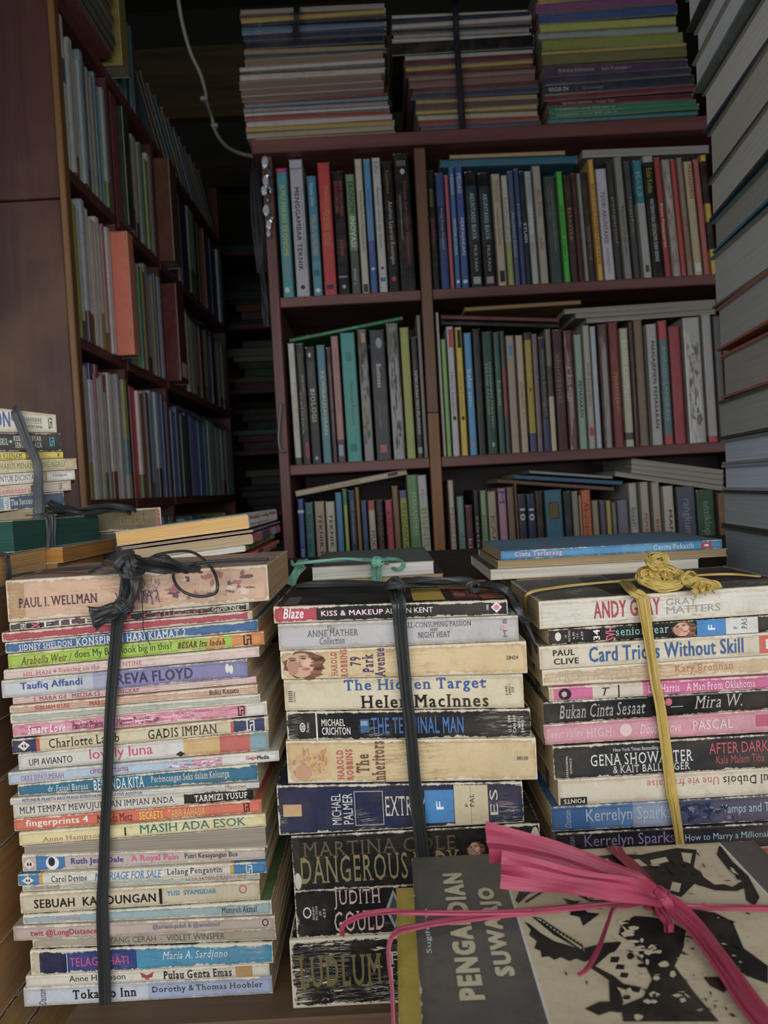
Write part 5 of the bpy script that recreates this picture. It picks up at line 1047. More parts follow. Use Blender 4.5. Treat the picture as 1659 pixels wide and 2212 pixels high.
# ------------------------------------------------------------------ books of the left bookcase, spines to the aisle
LROT = Matrix(((0, -1, 0), (0, 0, 1), (-1, 0, 0)))
def lrow(y0, y1, zb, items, where, group, hr=(.20, .225), seed=1):
    rr = random.Random(seed); tot = sum(i[1] for i in items); sc = (y1 - y0 - .004) / tot; y = y0 + .002
    for i, it in enumerate(items):
        c_, w = it[:2]; o = it[2] if len(it) > 2 else {}
        t = w * sc; H = o.get('h', rr.uniform(*hr)); pro = o.get('pro', 0) + rr.uniform(-.004, .002)
        bands = o.get('b', ())
        if not bands and rr.random() < .45:
            bands = [(rr.choice([.72, .78, .85]), 1, rr.choice(['3a6a9a', '6a8a4a', '4a3a5a', 'a89a4a', '8a4a4a', '5a5a5a']))] if cname(c_) in ('white', 'cream', 'grey', 'pale blue', 'slate blue') else ()
        lab = '%s book, %s along the aisle %s' % (cname(c_), ordn(i + 1), where)
        c_ = darker(c_, 1.18); lean = Matrix.Rotation(o.get('lean', 0), 3, 'X')
        book('schoolbook', lab, group, (LX + .003 + pro, y, EZ + zb + .0003), lean @ LROT, (-H, 0, 0, 0, t * .96, t * .96, .19 if o.get('pro', 0) == 0 else .17), c_, o.get('t', ()), bands, wear=.2, crack=.1, hi=False, page='a89e8a', rough=.35, film=o.get('film', False))
        y += t
B1, B2, B3 = (L0 + .001, L1 - .010), (L1 + .010, L2 - .010), (L2 + .010, L3 - .002)
lrow(*B1, .54, [('c9c5c0', 3, dict(h=.245, b=[(.28, .44, '3f5f9a')])), ('aab2ae', 1), ('b8b8b0', 1.2), ('b4b2a8', 1.4), ('8fa8b4', 1.3), ('7a9ab0', 1.3), ('6a5a64', .8), ('8c9c9c', 1.2), ('9ca69e', 1.1), ('8a7a7a', .8), ('3a8ab0', 1), ('8aa0a0', 1.3), ('8f9f9d', 1.2), ('9aa8a0', 1.3)], "on the left bookcase's third shelf, near bay", 'schoolbooks on the third shelf of the left bookcase', (.205, .232), 41)
lrow(*B2, .54, [('7a1a3a', 2.2, dict(h=.24)), ('26382c', 2.2, dict(h=.23, pro=.006)), ('c8c4b0', 1), ('a09c84', 1), ('b4b09c', 1.2), ('a8a48c', 1.2), ('7aa0a8', 1), ('4a7a4a', 1), ('7f9a5a', 1.4), ('b8b4b0', 1.2), ('8a8a90', 1.2)], "on the left bookcase's third shelf, middle bay", 'schoolbooks on the third shelf of the left bookcase', (.19, .22), 42)
lrow(*B3, .54, [('5a3424', 2.5, dict(h=.23, pro=.03)), ('1f4a3a', 2), ('b4b4ae', 1.5, dict(film=True)), ('8a90a0', 1.5), ('2a2c50', 3), ('9ab09a', 2.6, dict(film=True)), ('3a3a5a', 1.5), ('6a4a50', 1), ('c0843a', 1.8), ('6a2a40', 1), ('3a4a86', 2.2), ('2f3f78', 2.2), ('6a5a80', 1.5), ('9ac0cc', 1.5), ('8a8a5a', 1.2)], "on the left bookcase's third shelf, far bay", 'schoolbooks on the third shelf of the left bookcase', (.20, .23), 43)
lrow(*B1, .27, [('8a6aa0', 1.3), ('98a044', 1.4), ('b8b4b0', 1.2), ('9aa4b4', 1), ('c4c2b8', 1.4), ('c0beb6', 1.3), ('c8c6bc', 1.2), ('c2beb2', 1.2), ('b4b0a8', 1.2), ('b04a6a', .8), ('b4b8b8', 1.3), ('c25c3e', 2.4, dict(h=.225, pro=.030))], "on the left bookcase's second shelf, near bay", 'schoolbooks on the second shelf of the left bookcase', (.212, .235), 44)
lrow(*B2, .27, [('5a4a60', 1.2), ('3a8aa8', 1.5), ('5f9a4a', 2), ('8aa84a', 1.2), ('3f8a6a', 1.2), ('c09a3a', 1), ('5a4a5c', 1.2), ('8f8e88', 1.6), ('a4a29a', 1.4), ('8a7a4a', 1), ('3a5a8a', 1.2), ('9ab0b8', 1.6)], "on the left bookcase's second shelf, middle bay", 'schoolbooks on the second shelf of the left bookcase', (.205, .23), 45)
lrow(*B3, .27, [('5a1a22', 2.6, dict(h=.22, pro=.03, t=[('#rect', .80, .95, .15, .8, 'c8c4bc', '', 0, 'barcode_label')])), ('4a4a6a', 1.5), ('3a4250', 1.2), ('9a9a84', 1.5), ('a8a890', 1.5), ('8a9a80', 1.5), ('a09a8a', 1.2), ('8a5a50', 1), ('4a3a34', 1.5), ('b0ae8c', 2), ('5a6a80', 1.3), ('28344a', 2), ('b4b49c', 1.8), ('a8aca4', 2), ('9aa09a', 1.8), ('8a2a3c', 1.4)], "on the left bookcase's second shelf, far bay", 'schoolbooks on the second shelf of the left bookcase', (.19, .215), 46)
lrow(*B1, .007, [('a2b23a', 1.6), ('9a94b0', 1.3), ('c0bcc4', 1.3, dict(b=[(0, .12, '3a4a86')])), ('c06a92', 1, dict(b=[(.3, 1, 'b8b4b8')])), ('c4c0bc', 1.3, dict(b=[(0, .1, 'b03a5a')])), ('b8b0ac', 1.3), ('bcb8b8', 1.2, dict(b=[(0, .14, 'b04a6a')])), ('4a6a60', .8, dict(b=[(.1, 1, 'a8a4a4')])), ('c0bcb8', 1.6), ('c4c2bc', 1.6), ('8a86a0', 1.2, dict(b=[(.2, 1, 'b4b0b4')])), ('c8c4c0', 1.5), ('8f9a5a', 1.6, dict(b=[(.5, .8, '6aa0b8'), (.8, 1, 'c0bcbc')]))], "on the left bookcase's first shelf, near bay", 'schoolbooks on the first shelf of the left bookcase', (.21, .232), 47)
lrow(*B2, .007, [('b01c40', 2.2), ('c8b8b4', 1), ('7a5a44', 1.4), ('b8a4a4', 1.2), ('5a4a5a', 1.4), ('8aa0ac', 1.2), ('7a90a4', 1.6), ('8aa0b0', 1.6), ('6a86a0', 1.5), ('26407a', 1.4), ('9ab0b8', 1.6)], "on the left bookcase's first shelf, middle bay", 'schoolbooks on the first shelf of the left bookcase', (.205, .225), 48)
lrow(*B3, .007, [('3a6aa4', 1.6), ('4a4a70', 1.4), ('3a5a50', 1.5), ('3c3a54', 1.6), ('6a6aa4', 1.8), ('5a6ab0', 1.8), ('2f78b4', 2.4), ('5a9ab0', 1.6), ('9ab0b4', 2.2), ('8aa4ac', 2), ('a4b4b8', 2.4), ('9cb0b4', 2.2), ('94a8b0', 2.2), ('8c9ea8', 2)], "on the left bookcase's first shelf, far bay", 'schoolbooks on the first shelf of the left bookcase', (.195, .215), 49)
lrow(B2[0], B2[1], -.26, [('6a4a30', 3), ('5a7a90', 2), ('4a6a8a', 2), ('8aa0a8', 1.6), ('3f5a80', 2), ('7a8a90', 2)], "on the left bookcase's bottom shelf, middle bay", 'schoolbooks on the bottom shelf of the left bookcase', (.19, .225), 50)
lrow(*B3, -.26, [('4a6a8a', 2), ('8a9aa0', 2), ('3f6f9a', 2.5), ('5a5a4a', 2), ('3a4a44', 3), ('2f3a3a', 3), ('3a6a6a', 2), ('8a8a4a', 2), ('4a5a6a', 3)], "on the left bookcase's bottom shelf, far bay", 'schoolbooks on the bottom shelf of the left bookcase', (.19, .22), 51)
# top shelf: a lying heap, standing books and slanting magazines
tz = EZ + .8103
for i, c_ in enumerate(['8a3a44', '4a4640', '5a524a', '3f7aa0', '2f8a90', 'a89a4a', '7a8a84', '7a2a2a', 'c0603a']):
    book('schoolbook', '%s book, %s from the bottom of the heap on the left bookcase' % (cname(c_), ordn(i + 1)), 'schoolbooks heaped on top of the left bookcase', (LX - .165 + .004 * (i % 3), 1.345, tz), RZ(-90), (0, .165, 0, 0, .0118, .0118, .19), c_, page='6a645a', hi=False, wear=.2)
    tz += .0121
lrow(1.365, 1.56, .81, [('8a7a34', 2.2, dict(h=.205, pro=.036)), ('8a9a98', 1.2), ('2f6a80', 1.2), ('3f7a98', 1.5), ('24485e', 1.5), ('4a8aa0', 1.2), ('3a4a4a', 1.2)], "on the left bookcase's top shelf", 'schoolbooks standing on the top shelf of the left bookcase', (.17, .19), 52)
rr = random.Random(77)
ms = ['4a525c', '7a6450', '5a86a4', '3a6a80', '9aa06a', '4a7aa0', 'b4b4ac', '4a6ac0', '8a8a8c', '9ab070', '8a8a94', '6a6a6c']
for i, c_ in enumerate(ms):
    y = 1.70 + i * .050
    book('magazine', '%s magazine, %s of the slanting row on the left bookcase' % (cname(c_), ordn(i + 1)), 'magazines slanting on the left bookcase', (LX - .004, y + .03, EZ + .8105), Matrix.Rotation(math.radians(-54 + rr.uniform(-.5, .5)), 3, 'X').inverted() @ LROT,
         (-.21, 0, 0, 0, .016, .016, .2), c_, hi=False, wear=.2, cat='magazine', film=i % 3 == 0, page='8a8478')
# dim stacks in the far bookcase
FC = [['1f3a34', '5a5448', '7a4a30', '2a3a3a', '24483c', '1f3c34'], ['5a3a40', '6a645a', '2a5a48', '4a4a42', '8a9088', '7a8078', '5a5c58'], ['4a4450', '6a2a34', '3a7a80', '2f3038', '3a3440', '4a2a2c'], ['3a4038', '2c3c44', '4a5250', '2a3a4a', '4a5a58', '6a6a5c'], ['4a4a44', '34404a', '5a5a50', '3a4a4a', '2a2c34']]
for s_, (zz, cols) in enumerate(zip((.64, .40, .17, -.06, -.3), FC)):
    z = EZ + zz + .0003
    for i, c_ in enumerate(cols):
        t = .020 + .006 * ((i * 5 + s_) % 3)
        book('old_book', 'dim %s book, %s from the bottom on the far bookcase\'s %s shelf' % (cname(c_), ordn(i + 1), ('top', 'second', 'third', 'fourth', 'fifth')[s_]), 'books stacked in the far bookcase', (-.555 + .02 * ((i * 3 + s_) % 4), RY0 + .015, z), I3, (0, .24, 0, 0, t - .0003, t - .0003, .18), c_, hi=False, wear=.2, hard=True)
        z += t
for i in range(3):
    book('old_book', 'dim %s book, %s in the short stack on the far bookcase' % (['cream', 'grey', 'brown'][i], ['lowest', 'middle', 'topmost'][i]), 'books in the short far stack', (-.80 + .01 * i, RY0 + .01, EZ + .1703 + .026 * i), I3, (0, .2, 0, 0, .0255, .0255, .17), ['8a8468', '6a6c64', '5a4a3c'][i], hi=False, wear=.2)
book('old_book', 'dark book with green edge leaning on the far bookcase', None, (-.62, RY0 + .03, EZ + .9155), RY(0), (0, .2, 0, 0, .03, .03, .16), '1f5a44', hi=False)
# ------------------------------------------------------------------ the nearest bundle, cover upwards
ZN = EZ - .2185
ZF = zoomf(860, 1780, 2.0763)
gA, gC = G(889, 1853, ZN), G(1628, 1816, ZN)
ax = (gC - gA); NL = ax.length; ax.normalize(); nyaw = math.degrees(math.atan2(ax.y, ax.x)); nR = RZ(nyaw); ny = nR @ Vector((0, 1, 0))
ND = .146
norg = gA - ny * ND
def nloc(X, Y):
    d = nR.transposed() @ (G(*ZF(X, Y), ZN) - norg); return d.x, d.y
nt_ = .016
f_line = (nloc(490, 250)[0] + nloc(690, 897)[0]) / 2 / NL
f_right = (nloc(1455, 97)[0] + nloc(1655, 330)[0]) / 2 / NL
nb = book('paperback_book', 'grey and cream paperback with black ink drawing under the pink ribbon', None, (norg.x, norg.y, ZN - nt_), nR, (0, NL, 0, 0, nt_, nt_, ND), '545453', page='c2b07a', wear=.22, crack=.12, rough=.33,
          bands=[(f_line - .006, f_line, 'c8c8c4'), (f_line, f_right, 'c4b797'), (f_right, f_right + .006, 'cccac4')])
ncov = [c for c in nb.children if c.name.startswith('cover')][0]
def ctext(s, x0, y0, x1, y1, col, st, name):
    """lettering whose reading direction runs away from the viewer; (x0,y0) near base corner, (x1,y1) far cap corner"""
    a = nloc(x0, y0); b = nloc(x1, y1)
    print_on(ncov, (s, 0, 1, 0, 1, col, st, 0, name), lambda f, w, lay=0: (lerp(a[0], b[0], w), lerp(a[1], b[1], f), nt_ + .0003 + .00003 * lay), name)
ctext('PENGABDIAN', 393, 790, 197, 226, 'c6bd9c', 'bB', 'title')
ctext('SUWARJO', 552, 682, 352, 290, 'c6bd9c', 'bB', 'title')
ctext('Sugiharto', 158, 582, 112, 382, 'd6d6d2', '', 'author_name')
INK = lin('16181a'); CREAM = lin('c4b797')
polys = [
 (INK, [(525, 345), (556, 278), (600, 272), (648, 288), (640, 300), (590, 312), (540, 358)]), (INK, [(566, 350), (660, 292), (664, 300), (575, 356)]),
 (INK, [(564, 440), (590, 452), (640, 492), (700, 528), (762, 546), (828, 566), (862, 606), (838, 622), (800, 606), (770, 618), (730, 600), (702, 612), (676, 596), (644, 600), (640, 572), (612, 560), (622, 528), (588, 500), (596, 476)]),
 (INK, [(600, 418), (640, 424), (832, 552), (826, 572), (700, 500)]), (CREAM, [(618, 424), (640, 430), (826, 556), (820, 564)]),
 (INK, [(832, 560), (930, 535), (1004, 530), (985, 560), (905, 640), (866, 652), (850, 600)]),
 (INK, [(870, 652), (905, 634), (1010, 720), (1090, 735), (1080, 760), (1000, 740)]), (CREAM, [(885, 640), (950, 582), (1010, 570), (1090, 690), (1075, 715), (1010, 706)]),
 (INK, [(955, 598), (995, 598), (988, 624), (950, 624)]), (INK, [(980, 632), (1018, 634), (1012, 656), (974, 654)]), (INK, [(1000, 668), (1035, 672), (1028, 694), (994, 690)]),
 (INK, [(1000, 455), (1060, 415), (1130, 420), (1200, 430), (1290, 480), (1280, 560), (1240, 640), (1330, 760), (1440, 890), (1010, 890), (1000, 820), (1100, 780), (1140, 700), (1090, 600), (1060, 540), (990, 500)]),
 (INK, [(945, 700), (985, 720), (1010, 800), (1000, 850), (950, 845), (900, 862), (838, 832), (905, 800), (950, 800)]),
 (INK, [(735, 335), (800, 350), (850, 400), (905, 405), (830, 460), (815, 420), (770, 410), (785, 370)]), (INK, [(800, 320), (1000, 325), (1080, 345), (1000, 352), (860, 350)]),
 (INK, [(760, 140), (860, 150), (980, 138), (1090, 140), (1250, 110), (1340, 118), (1326, 196), (1400, 252), (1500, 285), (1545, 258), (1552, 290), (1520, 304), (1420, 300), (1330, 270), (1270, 330), (1180, 300), (1040, 250), (900, 190), (800, 165)]),
 (INK, [(1440, 100), (1462, 105), (1500, 170), (1570, 235), (1622, 330), (1600, 370), (1562, 345), (1548, 262), (1480, 205), (1430, 140)]),
 (INK, [(1300, 380), (1420, 400), (1500, 440), (1550, 560), (1659, 640), (1659, 720), (1580, 690), (1480, 640), (1400, 560), (1330, 500)]), (INK, [(1370, 690), (1440, 690), (1500, 730), (1460, 760), (1400, 730)]),
 (CREAM, [(1350, 200), (1420, 195), (1440, 240), (1500, 270), (1420, 275), (1370, 240)]), (CREAM, [(1270, 130), (1320, 135), (1310, 180), (1280, 170)]), (CREAM, [(1130, 165), (1200, 150), (1215, 170), (1140, 190)]), (CREAM, [(1010, 165), (1080, 160), (1120, 190), (1040, 200)]), (CREAM, [(870, 160), (940, 158), (960, 180), (900, 182)]),
 (CREAM, [(1230, 262), (1270, 270), (1260, 310), (1220, 300)]),
]
rn = random.Random(5)
for _ in range(46):
    cx, cy = rn.uniform(1020, 1420), rn.uniform(440, 880)
    if cx - 1000 > (cy - 380) * 1.0: cx = 1000 + rn.random() * (cy - 400) * .8
    rx, ry2 = rn.uniform(6, 24), rn.uniform(4, 13); kk = rn.randint(4, 7); ph = rn.random() * 6
    polys.append((CREAM if rn.random() < .75 else INK, [(cx + rx * (1 + .5 * rn.random()) * math.cos(ph + 6.283 * j / kk), cy + ry2 * (1 + .5 * rn.random()) * math.sin(ph + 6.283 * j / kk)) for j in range(kk)]))
for _ in range(34):
    cx, cy = rn.uniform(1290, 1600), rn.uniform(400, 720); rx = rn.uniform(3, 14)
    polys.append((INK if rn.random() < .6 else CREAM, [(cx - rx, cy), (cx, cy - rx * .3), (cx + rx * 1.3, cy + rx * .5), (cx, cy + rx * .4)]))
for _ in range(150):     # pen hatching
    cx, cy = rn.uniform(760, 1600), rn.uniform(140, 880)
    if cy > 400 and cx < 980: continue
    a_, l_ = rn.choice((-.35, .5, .9, .1)) + rn.uniform(-.15, .15), rn.uniform(8, 30); w_ = rn.uniform(1.5, 4.5)
    dx_, dy_ = math.cos(a_) * l_, math.sin(a_) * l_
    polys.append((INK if rn.random() < .62 else CREAM, [(cx - dx_, cy - dy_), (cx + w_, cy - w_), (cx + dx_, cy + dy_), (cx - w_, cy + w_)]))
for j in range(12):      # lettering-like strokes along the track and loose birds
    polys.append((INK, [(640 + j * 16, 448 + j * 9.5), (648 + j * 16, 440 + j * 9.5), (652 + j * 16, 452 + j * 9.5), (644 + j * 16, 458 + j * 9.5)]))
for cx, cy in ((752, 682), (845, 722), (1380, 800), (1420, 830), (1470, 840), (1400, 770), (1500, 870)):
    polys.append((INK, [(cx - 6, cy - 10), (cx + 8, cy), (cx + 2, cy + 14), (cx - 2, cy + 2)]))
V, FF, CC = [], [], []
for li, (c_, pl) in enumerate(polys):
    o = len(V); cnt = 0
    for X, Y in pl:
        lx, ly = nloc(X, Y); lx = min(max(lx, f_line * NL + .0006), f_right * NL - .0006) if True else lx; ly = min(max(ly, .002), ND - .001)
        V.append((lx, ly, nt_ + .0003 + .000004 * li)); cnt += 1
    FF.append(tuple(range(o, o + cnt))); CC.append(c_)
mesh_obj('ink_drawing', V, FF, cover_mat(.5, .15, .5, ink=True), ncov, CC)
# books under it
nz = ZN - nt_
for i, (t, c_, pg, dx, l_) in enumerate(((.022, 'c4b03a', 'c8b868', -.010, 'yellow covered book directly under the pink ribboned paperback'), (.045, '6a6a70', 'b8a880', .004, 'thick grey book, second under the pink ribboned paperback'), (.048, '8a4a3c', 'b8a880', -.003, 'thick rust book, third under the pink ribboned paperback'),
                                         (.0475, '3a5068', 'b8a880', .002, 'thick blue book, fourth under the pink ribboned paperback'), (.053, '5a5a44', 'b8a880', 0, 'thick olive book at the bottom of the pink ribboned bundle'))):
    zb = nz - t if i < 4 else LOWER + .0003
    book('paperback_book', l_, 'books in the pink ribboned bundle', norg + nR @ Vector((dx, .003, 0)) + Vector((0, 0, zb - norg.z)), nR, (0, NL, 0, 0, nz - zb - .0003, nz - zb - .0003, ND - .006), c_, page=pg, wear=.3)
    nz = zb
# pink ribbon
UP = Vector((0, 0, 1))
m_pink = raffia_mat('8e2a40', 'ae5068', .3)
pk = tag(empty('ribbon', G(*ZF(1160, 340), ZN)), 'pink plastic ribbon knotted over the nearest paperback', 'ribbon')
bpy.context.view_layer.update()
po = pk.location.copy()
def gz(X, Y, h=.0012): return G(*ZF(X, Y), ZN + h)
def px(X, Y, d): return P(*ZF(X, Y), d)
kc_ = gz(1165, 345, .006)
le = norg + nR @ Vector((-.0015, 0, 0))
def edge_pt(X, Y, drop):      # on the left side of the pile
    w = gz(X, Y); l = nR.transposed() @ (w - norg); return norg + nR @ Vector((-.012, l.y, 0)) + Vector((0, 0, ZN - norg.z - drop))
strap('cross_band', [kc_, gz(1130, 352, .004), gz(900, 372), gz(600, 398), gz(330, 430), gz(110, 462), edge_pt(75, 470, .004), edge_pt(40, 520, .025), edge_pt(20, 580, .045)], .0055, m_pink, pk, facing=[UP] * 6 + [Vector((-1, 0, .6)), Vector((-1, 0, 0)), Vector((-1, 0, 0))], seed=3, origin=po, crinkle=.0008)
tail_d = gz(60, 402).y
strap('loose_strand', [gz(600, 398, .003), gz(400, 404, .003), gz(200, 404, .003), gz(60, 402, .004), px(-40, 395, tail_d), px(-150, 410, tail_d), px(-240, 452, tail_d), px(-250, 500, tail_d)], .0042, m_pink, pk, facing=[UP] * 4 + [Vector((0, -.5, 1))] * 4, seed=8, origin=po, crinkle=.0006, w2=.0028)
strap('cross_band', [kc_, gz(1230, 372, .003), gz(1400, 384), gz(1659, 386), gz(1720, 384), gz(1790, 384)], .005, m_pink, pk, facing=UP, seed=5, origin=po)
strap('long_band', [kc_, gz(1230, 380, .004), gz(1330, 480, .002), gz(1450, 640, .0015), gz(1560, 800, .0015), gz(1640, 900, .0015), gz(1720, 1000, .0015)], .0105, m_pink, pk, facing=UP, seed=6, origin=po, crinkle=.0014)
strap('long_band', [kc_, gz(1120, 270, .003), gz(1060, 200, .0015), gz(1000, 146, .0012), norg + nR @ Vector((nloc(985, 138)[0], ND + .001, 0)) + Vector((0, 0, ZN - norg.z - .002)), norg + nR @ Vector((nloc(985, 138)[0], ND + .001, 0)) + Vector((0, 0, ZN - norg.z - .03))], .008, m_pink, pk, facing=[UP] * 4 + [Vector((0, 1, .4)), Vector((0, 1, 0))], seed=7, origin=po)
kd = kc_.y
strap('bow_end', [kc_ + Vector((0, 0, .002)), px(1080, 275, kd - .004), px(900, 210, kd + .004), px(700, 140, kd + .008), px(520, 100, kd + .006), px(395, 85, kd + .002)], .008, m_pink, pk, facing=Vector((.1, -.75, .65)), seed=11, origin=po, w2=.0185, crinkle=.0012, K=7)
strap('bow_end', [kc_ + Vector((0, -.001, .0)), px(1080, 312, kd - .012), px(900, 285, kd - .016), px(760, 262, kd - .018), px(600, 232, kd - .018), px(460, 208, kd - .016)], .009, m_pink, pk, facing=Vector((.05, -.7, .7)), seed=12, origin=po, w2=.0165, crinkle=.002, K=7)
strap('loose_strand', [kc_, gz(1040, 376, .004), gz(970, 382, .003), gz(940, 450, .004), gz(900, 560, .005), gz(850, 650, .004), gz(810, 682, .003)], .0016, m_pink, pk, facing=UP, seed=14, origin=po, w2=.0022, crinkle=.0003)
strap('bow_end', [kc_, gz(1170, 400, .006), gz(1210, 450, .006), gz(1215, 495, .004)], .007, m_pink, pk, facing=UP, seed=16, origin=po, w2=.004, crinkle=.0016)
knot('knot', kc_ + Vector((0, 0, .001)), .0062, m_pink, pk, seed=20, loops=5, w=.005, flat=.7, origin=po)

# ------------------------------------------------------------------ strings round the tall stacks
m_black = raffia_mat('1e1f1f', '4c4d4d', .22)
FRONT = Vector((0, -1, 0))
def at1(X, Y, d): return P(*Z1(X, Y), d)
def at2(X, Y, d): return P(*Z2(X, Y), d)
bk = tag(empty('strap', P(265, 1300, .497)), 'flat black plastic strap tied round the left stack', 'strap')
bpy.context.view_layer.update(); bo = bk.location.copy()
yl = .4985
strap('vertical_band', [at1(722, 70, .515), at1(714, 105, yl - .001), at1(690, 280, yl - .003), at1(665, 340, yl - .002), at1(640, 600, yl), at1(618, 900, yl), at1(600, 1348, yl), at2(590, 250, yl), at2(582, 500, yl), at2(575, 700, yl), at2(585, 1000, yl), at2(592, 1240, yl)], .0075, m_black, bk, facing=[UP, Vector((0, -.7, .7))] + [FRONT] * 10, seed=31, origin=bo, w2=.0078, crinkle=.0009)
ztop = lambda X, d: None
def top1(X, Yp, d, h=.0015):
    w = P(*Z1(X, Yp), d); return w
zl = at1(700, 98, .500).z
def gl(X, Y, h=.0015): return G(*Z1(X, Y), zl + h + (P(*Z1(X, 98), .5).x - at1(700, 98, .5).x) * .034)
strap('top_band', [gl(60, 130, .001), gl(250, 98), gl(480, 82, .004), gl(700, 66, .006), gl(980, 62, .004), gl(1250, 44, .003), gl(1500, 36, .002)], .0055, m_black, bk, facing=UP, seed=33, origin=bo, crinkle=.0012)
strap('twisted_end', [gl(730, 70, .009), gl(640, 66, .010), gl(560, 62, .008), gl(520, 62, .006)], .009, m_black, bk, facing=UP, seed=34, origin=bo, crinkle=.0022, twist=3)
strap('twisted_end', [gl(740, 66, .010), gl(860, 54, .012), gl(1000, 50, .010), gl(1130, 46, .008)], .009, m_black, bk, facing=UP, seed=35, origin=bo, crinkle=.0024, twist=4)
strap('hanging_end', [at1(740, 70, .503), at1(745, 130, .493), at1(740, 200, .491), at1(720, 260, .491), at1(690, 290, .490)], .016, m_black, bk, facing=FRONT, seed=36, origin=bo, crinkle=.0026, w2=.007)
strap('hanging_end', [at1(700, 285, .490), at1(640, 305, .489), at1(570, 335, .489), at1(525, 350, .490)], .007, m_black, bk, facing=FRONT, seed=37, origin=bo, crinkle=.0024, w2=.017)
knot('knot', at1(690, 285, .4915), .006, m_black, bk, seed=41, loops=4, w=.006, origin=bo)
knot('knot', gl(735, 62, .011), .008, m_black, bk, seed=45, loops=5, w=.006, origin=bo)
tube('loop', [gl(760, 60, .012), P(*Z1(850, 8), .545), P(*Z1(930, 2), .54), P(*Z1(985, 60), .52), P(*Z1(970, 120), .496), P(*Z1(1010, 190), .488), P(*Z1(1100, 228), .487), P(*Z1(1200, 214), .488), P(*Z1(1218, 160), .489), P(*Z1(1190, 80), .50), P(*Z1(1120, 5), .53), P(*Z1(1040, -25), .55), P(*Z1(900, -10), .56), P(*Z1(800, 30), .55)], .0011, m_black, bk, origin=bo)
tube('thin_strand', [at1(770, 80, .497), at1(790, 200, .492), at1(800, 330, .495), at1(805, 420, .497), at1(840, 500, .497)], .0003, m_black, bk, origin=bo, K=5)
def m3(X, Y, d): return P(*Z3(X, Y), d)
def m4(X, Y, d): return P(*Z4(X, Y), d)
mk = tag(empty('strap', m3(760, 240, .5)), 'glossy black plastic strap tied round the middle stack', 'strap')
bpy.context.view_layer.update(); mo = mk.location.copy()
zm = m3(750, 326, .486).z
def gm(X, Y, h=.001): return G(*Z3(X, Y), zm + h)
ym = .4825
strap('vertical_band', [gm(745, 235, .003), gm(755, 300, .002), m3(768, 322, ym), m3(775, 450, ym), m3(790, 620, ym), m3(812, 850, ym), m3(835, 1050, ym), m3(858, 1340, ym), m4(862, 60, ym), m4(885, 250, ym - .001), m4(905, 420, ym - .001), m4(925, 640, ym), m4(950, 1000, ym), m4(965, 1230, ym)], .0088, m_black, mk, facing=[UP, Vector((0, -.5, .8))] + [FRONT] * 12, seed=51, origin=mo, crinkle=.0011)
strap('top_band', [gm(190, 236, .002), gm(400, 226, .0025), gm(600, 226, .004), gm(745, 235, .006), gm(900, 232, .004), gm(1120, 232, .003), gm(1290, 238, .0025)], .010, m_black, mk, facing=UP, seed=52, origin=mo, crinkle=.0018)
strap('top_band', [gm(760, 220, .006), gm(900, 210, .008), gm(1080, 216, .006), gm(1200, 232, .004), gm(1300, 244, .002)], .012, m_black, mk, facing=UP, seed=53, origin=mo, crinkle=.0022)
xr_ = m3(1388, 350, .486).x
strap('side_band', [gm(1290, 240, .002), gm(1345, 262, .002), Vector((xr_ + .006, .535, zm - .006)), Vector((xr_ + .022, .535, zm - .05)), Vector((xr_ + .027, .535, zm - .10)), Vector((xr_ + .030, .535, zm - .16)), Vector((xr_ + .028, .535, zm - .22)), Vector((xr_ + .026, .535, TABLE + .004))], .012, m_black, mk, facing=[UP, UP] + [Vector((1, -.3, 0))] * 6, seed=54, origin=mo, crinkle=.0016)
strap('side_band', [gm(1300, 246, .002), Vector((xr_ + .008, .515, zm - .008)), Vector((xr_ + .026, .510, zm - .06)), Vector((xr_ + .031, .508, zm - .12)), Vector((xr_ + .034, .508, zm - .18)), Vector((xr_ + .032, .508, zm - .27)), Vector((xr_ + .034, .51, TABLE + .004))], .008, m_black, mk, facing=[UP] + [Vector((1, -.3, 0))] * 6, seed=55, origin=mo, crinkle=.0016)
strap('side_band', [gm(1200, 236, .003), gm(1290, 236, .006), gm(1370, 262, .004), m3(1420, 330, .498), m3(1450, 400, .498), m3(1500, 430, .502)], .006, m_black, mk, facing=[UP, UP, Vector((.6, -.4, .6))] + [Vector((1, -.6, 0))] * 3, seed=56, origin=mo, crinkle=.0016)
knot('knot', gm(748, 226, .007), .007, m_black, mk, seed=61, loops=5, w=.005, origin=mo)
knot('knot', gm(1195, 232, .005), .004, m_black, mk, seed=63, loops=4, w=.003, origin=mo)
tube('thin_strand', [m3(1490, 950, .492), m3(1540, 1000, .49), m3(1590, 1080, .492), m3(1600, 1140, .50)], .0003, m_black, mk, origin=mo, K=5)
